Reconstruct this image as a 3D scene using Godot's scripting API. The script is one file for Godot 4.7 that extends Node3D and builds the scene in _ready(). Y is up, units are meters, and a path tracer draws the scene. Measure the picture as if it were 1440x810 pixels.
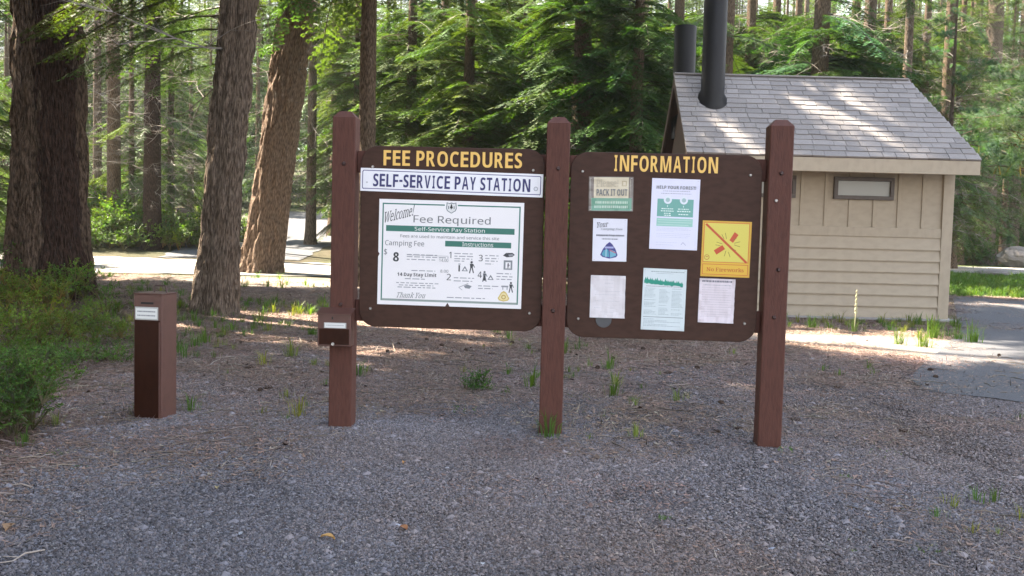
extends Node3D
# Forest campground pay station: notice board, fee tube, vault toilet, conifers.

const FPX := 1400.0          # focal length in photo pixels (1440 wide)
const CAM_H := 1.33
var cam_basis: Basis
var SUN := Vector3(-0.58, 0.745, -0.33).normalized()   # towards the sun
var rng := RandomNumberGenerator.new()
var nz := FastNoiseLite.new()
var M := {}
var names := {}
var lit_polys := []          # ground patches that the sun reaches
var lit_balls := []          # [centre, radius] of boughs that the sun reaches
var F_BOLD: SystemFont
var F_REG: SystemFont
var F_SERIF: SystemFont

# ------------------------------------------------------------------ mesh builder
class MB:
	var v := PackedVector3Array()
	var n := PackedVector3Array()
	var c := PackedColorArray()
	var u := PackedVector2Array()
	var col := Color(1, 1, 1)
	var smooth := true
	func tri(a: Vector3, b: Vector3, d: Vector3, na = null, nb = null, nd = null, ua := Vector2.ZERO, ub := Vector2.ZERO, ud := Vector2.ZERO) -> void:
		var f := (b - a).cross(d - a)
		if na == null:
			na = -f.normalized(); nb = na; nd = na
		elif f.dot(na + nb + nd) > 0.0:
			var t = b; b = d; d = t
			t = nb; nb = nd; nd = t
			t = ub; ub = ud; ud = t
		v.append(a); v.append(b); v.append(d)
		n.append(na); n.append(nb); n.append(nd)
		u.append(ua); u.append(ub); u.append(ud)
		c.append(col); c.append(col); c.append(col)
	func face(pts: Array, nrm: Vector3) -> void:
		for i in range(1, pts.size() - 1):
			tri(pts[0], pts[i], pts[i + 1], nrm, nrm, nrm)
	func box(ce: Vector3, s: Vector3, b := 0.0) -> void:
		var h := s * 0.5
		for ax in 3:
			var p := (ax + 1) % 3
			var q := (ax + 2) % 3
			for sg in [-1.0, 1.0]:
				var nn := Vector3.ZERO
				nn[ax] = sg
				var pts := []
				for k in [[-1, -1], [1, -1], [1, 1], [-1, 1]]:
					var w := ce
					w[ax] += sg * h[ax]
					w[p] += k[0] * (h[p] - b)
					w[q] += k[1] * (h[q] - b)
					pts.append(w)
				face(pts, nn)
			if b > 0.0:
				for s1 in [-1.0, 1.0]:
					for s2 in [-1.0, 1.0]:
						var nn := Vector3.ZERO
						nn[p] = s1 * 0.7071
						nn[q] = s2 * 0.7071
						var pts := []
						for k in [[-1, 0], [1, 0], [1, 1], [-1, 1]]:
							var w := ce
							w[ax] += k[0] * (h[ax] - b)
							w[p] += s1 * (h[p] - (b if k[1] == 1 else 0.0))
							w[q] += s2 * (h[q] - (0.0 if k[1] == 1 else b))
							pts.append(w)
						face(pts, nn)
		if b > 0.0:
			for sx in [-1.0, 1.0]:
				for sy in [-1.0, 1.0]:
					for sz in [-1.0, 1.0]:
						var sgn := Vector3(sx, sy, sz)
						var a := ce + sgn * (h - Vector3(0, b, b))
						var d := ce + sgn * (h - Vector3(b, 0, b))
						var e := ce + sgn * (h - Vector3(b, b, 0))
						var nn := sgn.normalized()
						tri(a, d, e, nn, nn, nn)
	func tube(path: Array, rad: Array, seg: int, caps := true, vlen := 1.0) -> void:
		var rings := []
		var along := 0.0
		for i in path.size():
			var t: Vector3 = (path[mini(i + 1, path.size() - 1)] - path[maxi(i - 1, 0)]).normalized()
			var a := t.cross(Vector3(0.3, 0.1, 1)).normalized() if absf(t.dot(Vector3(0.3, 0.1, 1).normalized())) < 0.95 else t.cross(Vector3.UP).normalized()
			var b := t.cross(a)
			if i > 0: along += (path[i] - path[i - 1]).length()
			var r := []
			for k in seg + 1:
				var an := TAU * k / seg
				var d := a * cos(an) + b * sin(an)
				r.append([path[i] + d * rad[i], d, Vector2(float(k) / seg, along / vlen)])
			rings.append(r)
		for i in path.size() - 1:
			for k in seg:
				var A = rings[i][k]; var B = rings[i][k + 1]; var C = rings[i + 1][k + 1]; var D = rings[i + 1][k]
				tri(A[0], B[0], C[0], A[1], B[1], C[1], A[2], B[2], C[2])
				tri(A[0], C[0], D[0], A[1], C[1], D[1], A[2], C[2], D[2])
		if caps:
			for e in [0, path.size() - 1]:
				var t: Vector3 = (path[1] - path[0]).normalized() * -1.0 if e == 0 else (path[e] - path[e - 1]).normalized()
				for k in seg:
					tri(path[e], rings[e][k][0], rings[e][k + 1][0], t, t, t)
	func mesh(m: Material = null, with_normals := true, with_color := false, with_uv := false) -> ArrayMesh:
		var arr := []
		arr.resize(Mesh.ARRAY_MAX)
		arr[Mesh.ARRAY_VERTEX] = v
		if with_normals: arr[Mesh.ARRAY_NORMAL] = n
		if with_color: arr[Mesh.ARRAY_COLOR] = c
		if with_uv: arr[Mesh.ARRAY_TEX_UV] = u
		var am := ArrayMesh.new()
		am.add_surface_from_arrays(Mesh.PRIMITIVE_TRIANGLES, arr)
		if m: am.surface_set_material(0, m)
		return am

# ------------------------------------------------------------------ helpers
func L(r: float, g: float, b: float) -> Color:
	return Color(r, g, b).linear_to_srgb()

func rf(a: float, b: float) -> float:
	return rng.randf_range(a, b)

func numbered(n: String) -> String:
	if not names.has(n):
		names[n] = 0
		return n
	names[n] += 1
	return "%s_%03d" % [n, names[n]]

func tag(o: Node, label: String, category: String, group := "", kind := "") -> void:
	if label: o.set_meta("label", label)
	if category: o.set_meta("category", category)
	if group: o.set_meta("group", group)
	if kind: o.set_meta("kind", kind)

func thing(called: String, at: Vector3, label: String, category: String, group := "", turn := 0.0) -> Node3D:
	var o := Node3D.new()
	o.name = numbered(called)
	o.position = at
	o.rotation.y = turn
	tag(o, label, category, group)
	add_child(o)
	return o

func part(called: String, mesh: Mesh, mat: Material, parent: Node3D, at := Vector3.ZERO) -> MeshInstance3D:
	var o := MeshInstance3D.new()
	o.name = called
	o.mesh = mesh
	if mat: o.material_override = mat
	o.position = at
	parent.add_child(o, true)
	return o

func boxpart(called: String, ce: Vector3, s: Vector3, bevel: float, mat: Material, parent: Node3D) -> MeshInstance3D:
	var b := MB.new()
	b.box(Vector3.ZERO, s, bevel)
	return part(called, b.mesh(), mat, parent, ce)

func structure(called: String, mesh: Mesh, mat: Material, label: String) -> MeshInstance3D:
	var o := part(called, mesh, mat, self)
	tag(o, label, "ground", "", "structure")
	return o

func many(called: String, mesh: Mesh, xf: Array, cols: Array, parent: Node3D, label := "", category := "") -> MultiMeshInstance3D:
	var mm := MultiMesh.new()
	mm.transform_format = MultiMesh.TRANSFORM_3D
	mm.use_colors = true
	mm.mesh = mesh
	mm.instance_count = xf.size()
	for i in xf.size():
		mm.set_instance_transform(i, xf[i])
		mm.set_instance_color(i, cols[i])
	var o := MultiMeshInstance3D.new()
	o.name = called
	o.multimesh = mm
	tag(o, label, category, "", "stuff")
	parent.add_child(o, true)
	return o

func ray(px: float, py: float) -> Vector3:
	return cam_basis * Vector3((px - 720.0) / FPX, -(py - 405.0) / FPX, -1.0)

func zp(px: float, py: float, z: float) -> Vector3:     # where the ray meets the plane at that z
	var d := ray(px, py)
	return Vector3(0, CAM_H, 0) + d * (z / d.z)

func gp(px: float, py: float) -> Vector3:               # where the ray meets the ground
	var d := ray(px, py)
	var c := Vector3(0, CAM_H, 0)
	var t := 2.0
	while t < 140.0:
		var p := c + d * t
		if p.y <= ground_h(p.x, p.z):
			return Vector3(p.x, ground_h(p.x, p.z), p.z)
		t += 0.02 + t * 0.002
	return c + d * 140.0

func on_ground(x: float, z: float) -> Vector3:
	return Vector3(x, ground_h(x, z), z)

func ground_h(x: float, z: float) -> float:
	var h := 0.0
	var far_left := 1.0 - smoothstep(2.0, 12.0, x)
	h += maxf(0.0, -z - 31.0) * 0.085 * far_left
	h += maxf(0.0, -z - 50.0) * 0.085 * (1.0 - far_left)
	h += 0.28 * exp(-(pow((x + 7.6) / 2.6, 2.0) + pow((z + 14.5) / 3.6, 2.0)))
	h -= 0.035 * smoothstep(0.5, 1.8, x) * (1.0 - smoothstep(2.6, 3.6, x)) * smoothstep(-9.0, -7.0, z)
	if z > -16.0:
		h += nz.get_noise_2d(x * 40.0, z * 40.0) * 0.012 * smoothstep(-16.0, -12.0, z)
	return h

func material(lin: Color, rough := 0.8, spec := 0.5) -> StandardMaterial3D:
	var m := StandardMaterial3D.new()
	m.albedo_color = L(lin.r, lin.g, lin.b)
	m.roughness = rough
	m.metallic_specular = spec
	return m

func noise_tex(freq: float, kind: int, oct: int, ramp = null, size := 512, seed_ := 1, warp := 0.0) -> NoiseTexture2D:
	var f := FastNoiseLite.new()
	f.seed = seed_
	f.noise_type = kind
	f.frequency = freq
	f.fractal_octaves = oct
	if kind == FastNoiseLite.TYPE_CELLULAR:
		f.cellular_return_type = FastNoiseLite.RETURN_DISTANCE2_SUB
	if warp > 0.0:
		f.domain_warp_enabled = true
		f.domain_warp_amplitude = warp
		f.domain_warp_frequency = freq
	var t := NoiseTexture2D.new()
	t.width = size
	t.height = size
	t.seamless = true
	t.noise = f
	if ramp:
		var g := Gradient.new()
		var offs := PackedFloat32Array()
		var cs := PackedColorArray()
		for r in ramp:
			offs.append(r[0])
			cs.append(r[1])
		g.offsets = offs
		g.colors = cs
		t.color_ramp = g
	return t

func textured(lin: Color, rough: float, tex: Texture2D, scale: Vector3, bump: Texture2D = null, bump_cm := 0.0, spec := 0.5) -> StandardMaterial3D:
	var m := material(lin, rough, spec)
	m.albedo_texture = tex
	m.uv1_triplanar = true
	m.uv1_scale = scale
	if bump:
		m.heightmap_enabled = true
		m.heightmap_texture = bump
		m.heightmap_scale = bump_cm
	return m

func make_materials() -> void:
	var g := func(a): return Color(a, a, a)
	var soft := noise_tex(0.012, FastNoiseLite.TYPE_SIMPLEX_SMOOTH, 5, [[0.0, g.call(0.86)], [0.5, g.call(0.96)], [1.0, g.call(1.0)]], 512, 3)
	var fine := noise_tex(0.06, FastNoiseLite.TYPE_SIMPLEX_SMOOTH, 4, null, 512, 4)
	var woodtex := noise_tex(0.02, FastNoiseLite.TYPE_SIMPLEX_SMOOTH, 5, [[0.2, g.call(0.89)], [0.5, g.call(0.965)], [0.8, g.call(1.0)]], 512, 5)
	M.soft = soft
	var faint := noise_tex(0.02, FastNoiseLite.TYPE_SIMPLEX_SMOOTH, 5, [[0.0, g.call(0.93)], [0.6, g.call(0.985)], [1.0, g.call(1.0)]], 512, 6)
	M.post = textured(Color(0.100, 0.041, 0.030), 0.6, woodtex, Vector3(5.0, 0.7, 5.0), fine, 0.12, 0.3)
	M.panel = textured(Color(0.058, 0.028, 0.019), 0.55, woodtex, Vector3(0.9, 2.2, 0.9), null, 0.0, 0.3)
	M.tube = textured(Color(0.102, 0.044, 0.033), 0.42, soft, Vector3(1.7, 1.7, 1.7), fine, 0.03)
	M.tube_shaded = textured(Color(0.032, 0.011, 0.006), 0.45, soft, Vector3(2.3, 1.1, 2.3), fine, 0.03, 0.22)  # tube paint with the shade of the pillar front put into it
	M.dark = material(Color(0.008, 0.007, 0.006), 0.7)
	M.steel = material(Color(0.55, 0.53, 0.50), 0.4)
	M.steel.metallic = 0.7
	M.boltdark = material(Color(0.06, 0.03, 0.025), 0.5)
	M.yellow = material(Color(0.80, 0.50, 0.13), 0.6)
	M.navy = material(Color(0.030, 0.030, 0.13), 0.5)
	M.ink = material(Color(0.035, 0.04, 0.045), 0.6)
	M.inkgrey = material(Color(0.16, 0.17, 0.18), 0.6)
	M.inkwhite = material(Color(0.75, 0.77, 0.74), 0.6)
	M.inkred = material(Color(0.45, 0.05, 0.02), 0.6)
	M.inktan = material(Color(0.45, 0.40, 0.30), 0.6)
	M.siding = textured(Color(0.360, 0.298, 0.216), 0.75, faint, Vector3(0.5, 0.9, 0.5))
	M.sidingtrim = textured(Color(0.352, 0.290, 0.208), 0.7, faint, Vector3(0.8, 0.5, 0.8))
	M.gable = textured(Color(0.085, 0.045, 0.03), 0.7, woodtex, Vector3(3.0, 0.6, 3.0), fine, 0.1)
	M.winframe = textured(Color(0.085, 0.065, 0.052), 0.55, soft, Vector3(2, 2, 2))
	M.frost = material(Color(0.27, 0.27, 0.24), 0.28)
	M.pipe = textured(Color(0.010, 0.010, 0.012), 0.5, soft, Vector3(0.8, 0.5, 0.8), null, 0.0, 0.35)
	M.concrete = textured(Color(0.30, 0.28, 0.26), 0.9, soft, Vector3(1, 1, 1), fine, 0.3)
	M.shingle = []
	for k in 5:
		var s: float = [0.9, 1.0, 1.06, 0.95, 0.84][k]
		M.shingle.append(textured(Color(0.292 * s, 0.262 * s, 0.243 * s), 0.9, woodtex, Vector3(6.0, 1.2, 1.2), fine, 0.25))
	# bark: furrowed plates
	var bump := noise_tex(0.035, FastNoiseLite.TYPE_CELLULAR, 3, null, 512, 11, 18.0)
	M.bark = []
	for tone in [[Color(0.075, 0.052, 0.034), Color(0.25, 0.178, 0.122)], [Color(0.080, 0.058, 0.042), Color(0.27, 0.205, 0.152)], [Color(0.125, 0.085, 0.060), Color(0.34, 0.240, 0.172)], [Color(0.022, 0.014, 0.010), Color(0.085, 0.05, 0.036)], [Color(0.048, 0.032, 0.021), Color(0.185, 0.128, 0.090)]]:
		var a: Color = tone[0]
		var b: Color = tone[1]
		var m := StandardMaterial3D.new()
		m.albedo_texture = noise_tex(0.022, FastNoiseLite.TYPE_SIMPLEX_SMOOTH, 5, [[0.25, a.linear_to_srgb()], [0.55, a.lerp(b, 0.55).linear_to_srgb()], [0.85, b.linear_to_srgb()]], 512, 21 + M.bark.size(), 12.0)
		m.roughness = 0.95
		m.metallic_specular = 0.25
		m.heightmap_enabled = true
		m.heightmap_texture = bump
		m.heightmap_scale = 6.0
		m.uv1_scale = Vector3(3, 1, 1)
		M.bark.append(m)
	# leaves: colour from the mesh and from each copy
	M.leaf = StandardMaterial3D.new()
	M.leaf.vertex_color_use_as_albedo = true
	M.leaf.roughness = 0.55
	M.leaf.metallic_specular = 0.4
	M.leaf.backlight_enabled = true
	M.leaf.backlight = Color(0.94, 0.98, 0.50)
	M.stick = StandardMaterial3D.new()
	M.stick.vertex_color_use_as_albedo = true
	M.stick.roughness = 0.9
	# ground
	var speck := noise_tex(0.16, FastNoiseLite.TYPE_SIMPLEX, 4, [[0.15, g.call(0.42)], [0.5, g.call(0.78)], [0.85, g.call(1.0)]], 1024, 31)
	var relief := noise_tex(0.10, FastNoiseLite.TYPE_CELLULAR, 3, null, 1024, 32)
	M.ground = StandardMaterial3D.new()
	M.ground.vertex_color_use_as_albedo = true
	M.ground.roughness = 0.95
	M.ground.metallic_specular = 0.2
	M.ground.albedo_texture = speck
	M.ground.heightmap_enabled = true
	M.ground.heightmap_texture = relief
	M.ground.heightmap_scale = 1.2
	M.ground.uv1_scale = Vector3(0.8, 0.8, 1)
	M.road = textured(Color(0.46, 0.42, 0.37), 0.95, speck, Vector3(0.7, 0.7, 0.7), relief, 1.0)
	M.asphalt = textured(Color(0.135, 0.135, 0.145), 0.9, speck, Vector3(1.3, 1.3, 1.3), relief, 0.6)
	M.rock = textured(Color(0.34, 0.30, 0.27), 0.9, speck, Vector3(0.8, 0.8, 0.8), relief, 2.0)
	M.rust = textured(Color(0.03, 0.024, 0.02), 0.8, soft, Vector3(2, 2, 2))
	M.stone = StandardMaterial3D.new()
	M.stone.vertex_color_use_as_albedo = true
	M.stone.roughness = 0.85

# ------------------------------------------------------------------ ground
func gravel_mask(x: float, z: float) -> float:
	var w := nz.get_noise_2d(x * 16.0 + 50.0, z * 16.0) * 0.9 + nz.get_noise_2d(x * 55.0, z * 55.0 + 9.0) * 0.6
	var g := smoothstep(-10.8, -6.6, z + w * 1.6)
	var xb := -2.75 + 0.22 * (z + 5.0)
	g *= smoothstep(-0.35, 0.45, x - xb + w * 0.5)
	g = maxf(g, smoothstep(3.4, 4.6, x + w) * smoothstep(-11.0, -8.5, z + w))
	return g

func litter_mask(x: float, z: float) -> float:
	if z < -24.0 or z > -3.0: return 0.0
	var w := nz.get_noise_2d(x * 22.0 + 7.0, z * 22.0 - 40.0)
	var base := 1.0 - gravel_mask(x, z)
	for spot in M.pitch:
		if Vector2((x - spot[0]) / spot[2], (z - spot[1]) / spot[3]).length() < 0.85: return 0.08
	return clampf(base + 0.35 * w + 0.40 * smoothstep(-5.5, -7.5, z) + 0.10, 0.0, 1.0)

func ground_color(x: float, z: float) -> Color:
	var w := nz.get_noise_2d(x * 30.0, z * 30.0)
	var w2 := nz.get_noise_2d(x * 7.0 + 300.0, z * 7.0)
	var gravel := Color(0.155, 0.142, 0.148)
	var litter := Color(0.215, 0.142, 0.108).lerp(Color(0.13, 0.10, 0.075), clampf(0.5 + w, 0.0, 1.0))
	var duff := Color(0.15, 0.125, 0.085).lerp(Color(0.085, 0.12, 0.045), clampf(0.45 + 1.3 * w2, 0.0, 1.0))
	var c := litter.lerp(gravel.lerp(gravel * 1.25, clampf(0.5 + w2, 0.0, 1.0)), gravel_mask(x, z) if z > -16.0 else 0.0)
	if x < -3.0 and z > -15.0:
		c = c.lerp(duff, 0.55 * smoothstep(-3.0, -5.0, x + w))
	var away := smoothstep(-19.0, -24.0, z)
	c = c.lerp(duff, away)
	# bare dirt of camp pitch and trail, paled further to look sunlit
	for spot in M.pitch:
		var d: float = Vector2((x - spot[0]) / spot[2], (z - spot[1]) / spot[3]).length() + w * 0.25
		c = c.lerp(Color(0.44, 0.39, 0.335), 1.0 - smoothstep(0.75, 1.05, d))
	if x > 6.0 and z < -15.0 and z > -50.0:
		c = c.lerp(Color(0.15, 0.20, 0.06), 0.7)
	return c

func axis_steps(lo: float, hi: float, d_lo: float, d_hi: float, step: float) -> PackedFloat32Array:
	var a := PackedFloat32Array()
	var x := d_lo
	var s := step
	var left := []
	while x > lo:
		s = minf(s * 1.18, 4.0)
		x -= s
		left.append(x)
	left.reverse()
	for q in left: a.append(q)
	x = d_lo
	while x <= d_hi:
		a.append(x)
		x += step
	s = step
	while x < hi:
		a.append(x)
		s = minf(s * 1.18, 4.0)
		x += s
	return a

func build_ground() -> void:
	var xs := axis_steps(-120.0, 120.0, -8.0, 7.0, 0.075)
	var zs := axis_steps(-150.0, 40.0, -13.0, -3.0, 0.075)
	var v := PackedVector3Array()
	var n := PackedVector3Array()
	var c := PackedColorArray()
	var u := PackedVector2Array()
	var idx := PackedInt32Array()
	var nx := xs.size()
	for z in zs:
		for x in xs:
			v.append(Vector3(x, ground_h(x, z), z))
			var e := 0.06
			n.append(Vector3(ground_h(x - e, z) - ground_h(x + e, z), 2.0 * e, ground_h(x, z - e) - ground_h(x, z + e)).normalized())
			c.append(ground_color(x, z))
			u.append(Vector2(x, z))
	for j in zs.size() - 1:
		for i in nx - 1:
			var a := j * nx + i
			idx.append_array([a, a + 1, a + nx, a + 1, a + nx + 1, a + nx])
	var arr := []
	arr.resize(Mesh.ARRAY_MAX)
	arr[Mesh.ARRAY_VERTEX] = v
	arr[Mesh.ARRAY_NORMAL] = n
	arr[Mesh.ARRAY_COLOR] = c
	arr[Mesh.ARRAY_TEX_UV] = u
	arr[Mesh.ARRAY_INDEX] = idx
	var am := ArrayMesh.new()
	am.add_surface_from_arrays(Mesh.PRIMITIVE_TRIANGLES, arr)
	structure("ground", am, M.ground, "grey gravel lot fading into brown needle litter and forest floor")

func sheet(poly: PackedVector2Array, up: float, cell: float, ragged: float) -> ArrayMesh:   # polygon of x,z cut into cells that follow the ground
	var b := MB.new()
	var lo := poly[0]
	var hi := poly[0]
	var rag := PackedVector2Array()
	for i in poly.size():
		var p := poly[i]
		var q := poly[(i + 1) % poly.size()]
		var nseg := maxi(1, int((q - p).length() / 0.35))
		var side := (q - p).normalized().orthogonal()
		for k in nseg:
			var r := p.lerp(q, float(k) / nseg)
			rag.append(r + side * nz.get_noise_2d(r.x * 60.0, r.y * 60.0) * ragged)
	for p in rag:
		lo = lo.min(p)
		hi = hi.max(p)
	var x := lo.x
	while x < hi.x:
		var z := lo.y
		while z < hi.y:
			var cellp := PackedVector2Array([Vector2(x, z), Vector2(x + cell, z), Vector2(x + cell, z + cell), Vector2(x, z + cell)])
			for piece in Geometry2D.intersect_polygons(rag, cellp):
				var t := Geometry2D.triangulate_polygon(piece)
				for k in range(0, t.size(), 3):
					var pts := []
					for m in 3:
						var q: Vector2 = piece[t[k + m]]
						pts.append(Vector3(q.x, ground_h(q.x, q.y) + up, q.y))
					b.tri(pts[0], pts[1], pts[2], Vector3.UP, Vector3.UP, Vector3.UP)
			z += cell
		x += cell
	return b.mesh()

func xz(p: Vector3) -> Vector2:
	return Vector2(p.x, p.z)

func px_poly(pts: Array) -> PackedVector2Array:
	var a := PackedVector2Array()
	for p in pts: a.append(xz(gp(p[0], p[1])))
	return a

# ------------------------------------------------------------------ posters and lettering
func text_mesh(s: String, font: Font, w: float, h: float) -> Array:   # [mesh, scale]: fitted into w x h metres
	var t := TextMesh.new()
	t.text = s
	t.font = font
	t.font_size = 32
	t.pixel_size = 0.01
	t.depth = 0.001
	t.curve_step = 1.0
	var bb := t.get_aabb()
	var sc := Vector3(w / maxf(bb.size.x, 0.001), h / maxf(bb.size.y, 0.001), 0.5)
	return [t, sc, bb.get_center()]

func lettering(s: String, font: Font, mat: Material, parent: Node3D, at: Vector3, w: float, h: float, turn := 0.0, slant := 0.0) -> MeshInstance3D:
	var r := text_mesh(s, font, w, h)
	var o := part("lettering", r[0], mat, parent)
	var b := Basis(Vector3(r[1].x, 0, 0), Vector3(slant * r[1].y, r[1].y, 0), Vector3(0, 0, r[1].z))
	b = Basis(Vector3(0, 0, 1), turn) * b
	o.transform = Transform3D(b, at - b * r[2])
	return o

func title(s: String, font: Font, mat: Material, parent: Node3D, x0: float, x1: float, y0: float, y1: float, z: float) -> void:   # every letter a mesh of its own
	var size := 64
	var full := font.get_string_size(s, HORIZONTAL_ALIGNMENT_LEFT, -1, size).x
	for i in s.length():
		if s[i] == " ": continue
		var a := font.get_string_size(s.substr(0, i), HORIZONTAL_ALIGNMENT_LEFT, -1, size).x / full
		var b := font.get_string_size(s.substr(0, i + 1), HORIZONTAL_ALIGNMENT_LEFT, -1, size).x / full
		var cx := lerpf(x0, x1, (a + b) * 0.5)
		var r := text_mesh(s[i], font, (x1 - x0) * (b - a) * (0.5 if s[i] == "I" else 0.80), (y1 - y0) * (0.16 if s[i] == "-" else 1.0))
		var o := part("letter", r[0], mat, parent)
		var bs := Basis.from_scale(Vector3(r[1].x, r[1].y, 3.0))
		o.transform = Transform3D(bs, Vector3(cx, (y0 + y1) * 0.5, z) - bs * r[2])

class Print:     # a printed sheet: picture in fractions of its width and height
	var im: Image
	var w: int
	var h: int
	func _init(w_: int, h_: int, c: Color) -> void:
		w = w_; h = h_
		im = Image.create(w, h, false, Image.FORMAT_RGBA8)
		im.fill(c)
	func rect(x0: float, y0: float, x1: float, y1: float, c: Color) -> void:
		im.fill_rect(Rect2i(int(x0 * w), int(y0 * h), maxi(1, int((x1 - x0) * w)), maxi(1, int((y1 - y0) * h))), c)
	func frame(x0: float, y0: float, x1: float, y1: float, t: float, c: Color) -> void:
		var ty := t * w / h
		rect(x0, y0, x1, y0 + ty, c); rect(x0, y1 - ty, x1, y1, c)
		rect(x0, y0, x0 + t, y1, c); rect(x1 - t, y0, x1, y1, c)
	func poly(pts: Array, c: Color) -> void:
		var q := PackedVector2Array()
		var lo := Vector2(1e9, 1e9)
		var hi := -lo
		for p in pts:
			var s := Vector2(p[0] * w, p[1] * h)
			q.append(s)
			lo = lo.min(s); hi = hi.max(s)
		for y in range(maxi(0, int(lo.y)), mini(h, int(hi.y) + 1)):
			for x in range(maxi(0, int(lo.x)), mini(w, int(hi.x) + 1)):
				if Geometry2D.is_point_in_polygon(Vector2(x + 0.5, y + 0.5), q): im.set_pixel(x, y, c)
	func line(x0: float, y0: float, x1: float, y1: float, t: float, c: Color) -> void:
		var a := Vector2(x0 * w, y0 * h)
		var b := Vector2(x1 * w, y1 * h)
		var s := (b - a).normalized().orthogonal() * t * w * 0.5
		var pts := []
		for p in [a + s, b + s, b - s, a - s]: pts.append([p.x / w, p.y / h])
		poly(pts, c)
	func disc(x: float, y: float, r: float, c: Color) -> void:
		var pts := []
		for k in 20: pts.append([x + r * cos(TAU * k / 20.0), y + r * sin(TAU * k / 20.0) * w / h])
		poly(pts, c)
	func words(x0: float, x1: float, y: float, t: float, c: Color, g: RandomNumberGenerator) -> void:   # a line of print too small to read
		var x := x0
		while x < x1:
			var l := g.randf_range(0.015, 0.05)
			rect(x, y, minf(x + l, x1), y + t, c)
			x += l + 0.010
	func person(x: float, y: float, s: float, c: Color) -> void:
		disc(x, y - 0.42 * s * w / h, 0.1 * s, c)
		poly([[x - 0.14 * s, y - 0.3 * s * w / h], [x + 0.14 * s, y - 0.3 * s * w / h], [x + 0.1 * s, y + 0.05 * s * w / h], [x - 0.1 * s, y + 0.05 * s * w / h]], c)
		line(x - 0.05 * s, y, x - 0.15 * s, y + 0.48 * s * w / h, 0.09 * s, c)
		line(x + 0.05 * s, y, x + 0.17 * s, y + 0.46 * s * w / h, 0.09 * s, c)
		line(x + 0.12 * s, y - 0.26 * s * w / h, x + 0.25 * s, y, 0.06 * s, c)
	func tent(x: float, y: float, s: float, c: Color, bg: Color) -> void:
		poly([[x, y - 0.3 * s * w / h], [x + 0.36 * s, y + 0.3 * s * w / h], [x - 0.36 * s, y + 0.3 * s * w / h]], c)
		poly([[x, y - 0.06 * s * w / h], [x + 0.2 * s, y + 0.22 * s * w / h], [x - 0.2 * s, y + 0.22 * s * w / h]], bg)

# a sheet on the board: x0,x1,y0,y1 in the board's own metres
func sheet_thing(called: String, label: String, category: String, group: String, board: Node3D, x0: float, x1: float, y0: float, y1: float, p: Print, rough: float, curl: float, thick: float, tilt := 0.0) -> Node3D:
	var ce := Vector3((x0 + x1) * 0.5, (y0 + y1) * 0.5, 0.0213)
	var o := thing(called, board.transform * ce, label, category, group)
	o.transform = board.transform * Transform3D(Basis(Vector3(0, 0, 1), tilt), ce)
	var w := x1 - x0
	var h := y1 - y0
	var m := StandardMaterial3D.new()
	m.albedo_texture = ImageTexture.create_from_image(p.im)
	m.roughness = rough
	m.metallic_specular = 0.45
	var b := MB.new()
	var nxx := 12
	var nyy := 14
	var sd := rng.randf() * 100.0
	var at := func(i: int, j: int) -> Vector3:
		var fx := float(i) / nxx
		var fy := float(j) / nyy
		var edge := pow(absf(fx - 0.5) * 2.0, 3.0) + pow(absf(fy - 0.5) * 2.0, 3.0)
		var z := thick + curl * (0.35 + 0.65 * edge) * (0.5 + nz.get_noise_2d(fx * 160.0 + sd, fy * 120.0 + sd))
		var rx := nz.get_noise_2d(sd, fy * 400.0) * curl * 0.35
		return Vector3((fx - 0.5) * w + rx * (1.0 if i == nxx else 0.0), (0.5 - fy) * h, maxf(z, thick * 0.6))
	for j in nyy:
		for i in nxx:
			var A: Vector3 = at.call(i, j)
			var B: Vector3 = at.call(i + 1, j)
			var C: Vector3 = at.call(i + 1, j + 1)
			var D: Vector3 = at.call(i, j + 1)
			var ua := Vector2(float(i) / nxx, float(j) / nyy)
			var uc := Vector2(float(i + 1) / nxx, float(j + 1) / nyy)
			var nn := (D - A).cross(B - A).normalized()
			if nn.z < 0: nn = -nn
			b.tri(A, B, C, nn, nn, nn, ua, Vector2(uc.x, ua.y), uc)
			b.tri(A, C, D, nn, nn, nn, ua, uc, Vector2(ua.x, uc.y))
	# edges and back
	var ring := []
	for i in nxx: ring.append(at.call(i, 0))
	for j in nyy: ring.append(at.call(nxx, j))
	for i in nxx: ring.append(at.call(nxx - i, nyy))
	for j in nyy: ring.append(at.call(0, nyy - j))
	for k in ring.size():
		var A: Vector3 = ring[k]
		var B: Vector3 = ring[(k + 1) % ring.size()]
		var out := Vector3(A.x + B.x, A.y + B.y, 0).normalized()
		b.tri(A, B, Vector3(B.x, B.y, 0), out, out, out, Vector2(0.002, 0.002), Vector2(0.002, 0.002), Vector2(0.002, 0.002))
		b.tri(A, Vector3(B.x, B.y, 0), Vector3(A.x, A.y, 0), out, out, out, Vector2(0.002, 0.002), Vector2(0.002, 0.002), Vector2(0.002, 0.002))
	part("sheet", b.mesh(null, true, false, true), m, o)
	o.set_meta("w", w)
	o.set_meta("h", h)
	o.set_meta("lift", thick + curl * 0.9 + 0.0006)
	return o

func put_text(o: Node3D, s: String, font: Font, mat: Material, u0: float, u1: float, v0: float, v1: float, turn := 0.0, slant := 0.0) -> void:
	var w: float = o.get_meta("w")
	var h: float = o.get_meta("h")
	lettering(s, font, mat, o, Vector3(((u0 + u1) * 0.5 - 0.5) * w, (0.5 - (v0 + v1) * 0.5) * h, o.get_meta("lift")), (u1 - u0) * w, (v1 - v0) * h, turn, slant)

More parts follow.
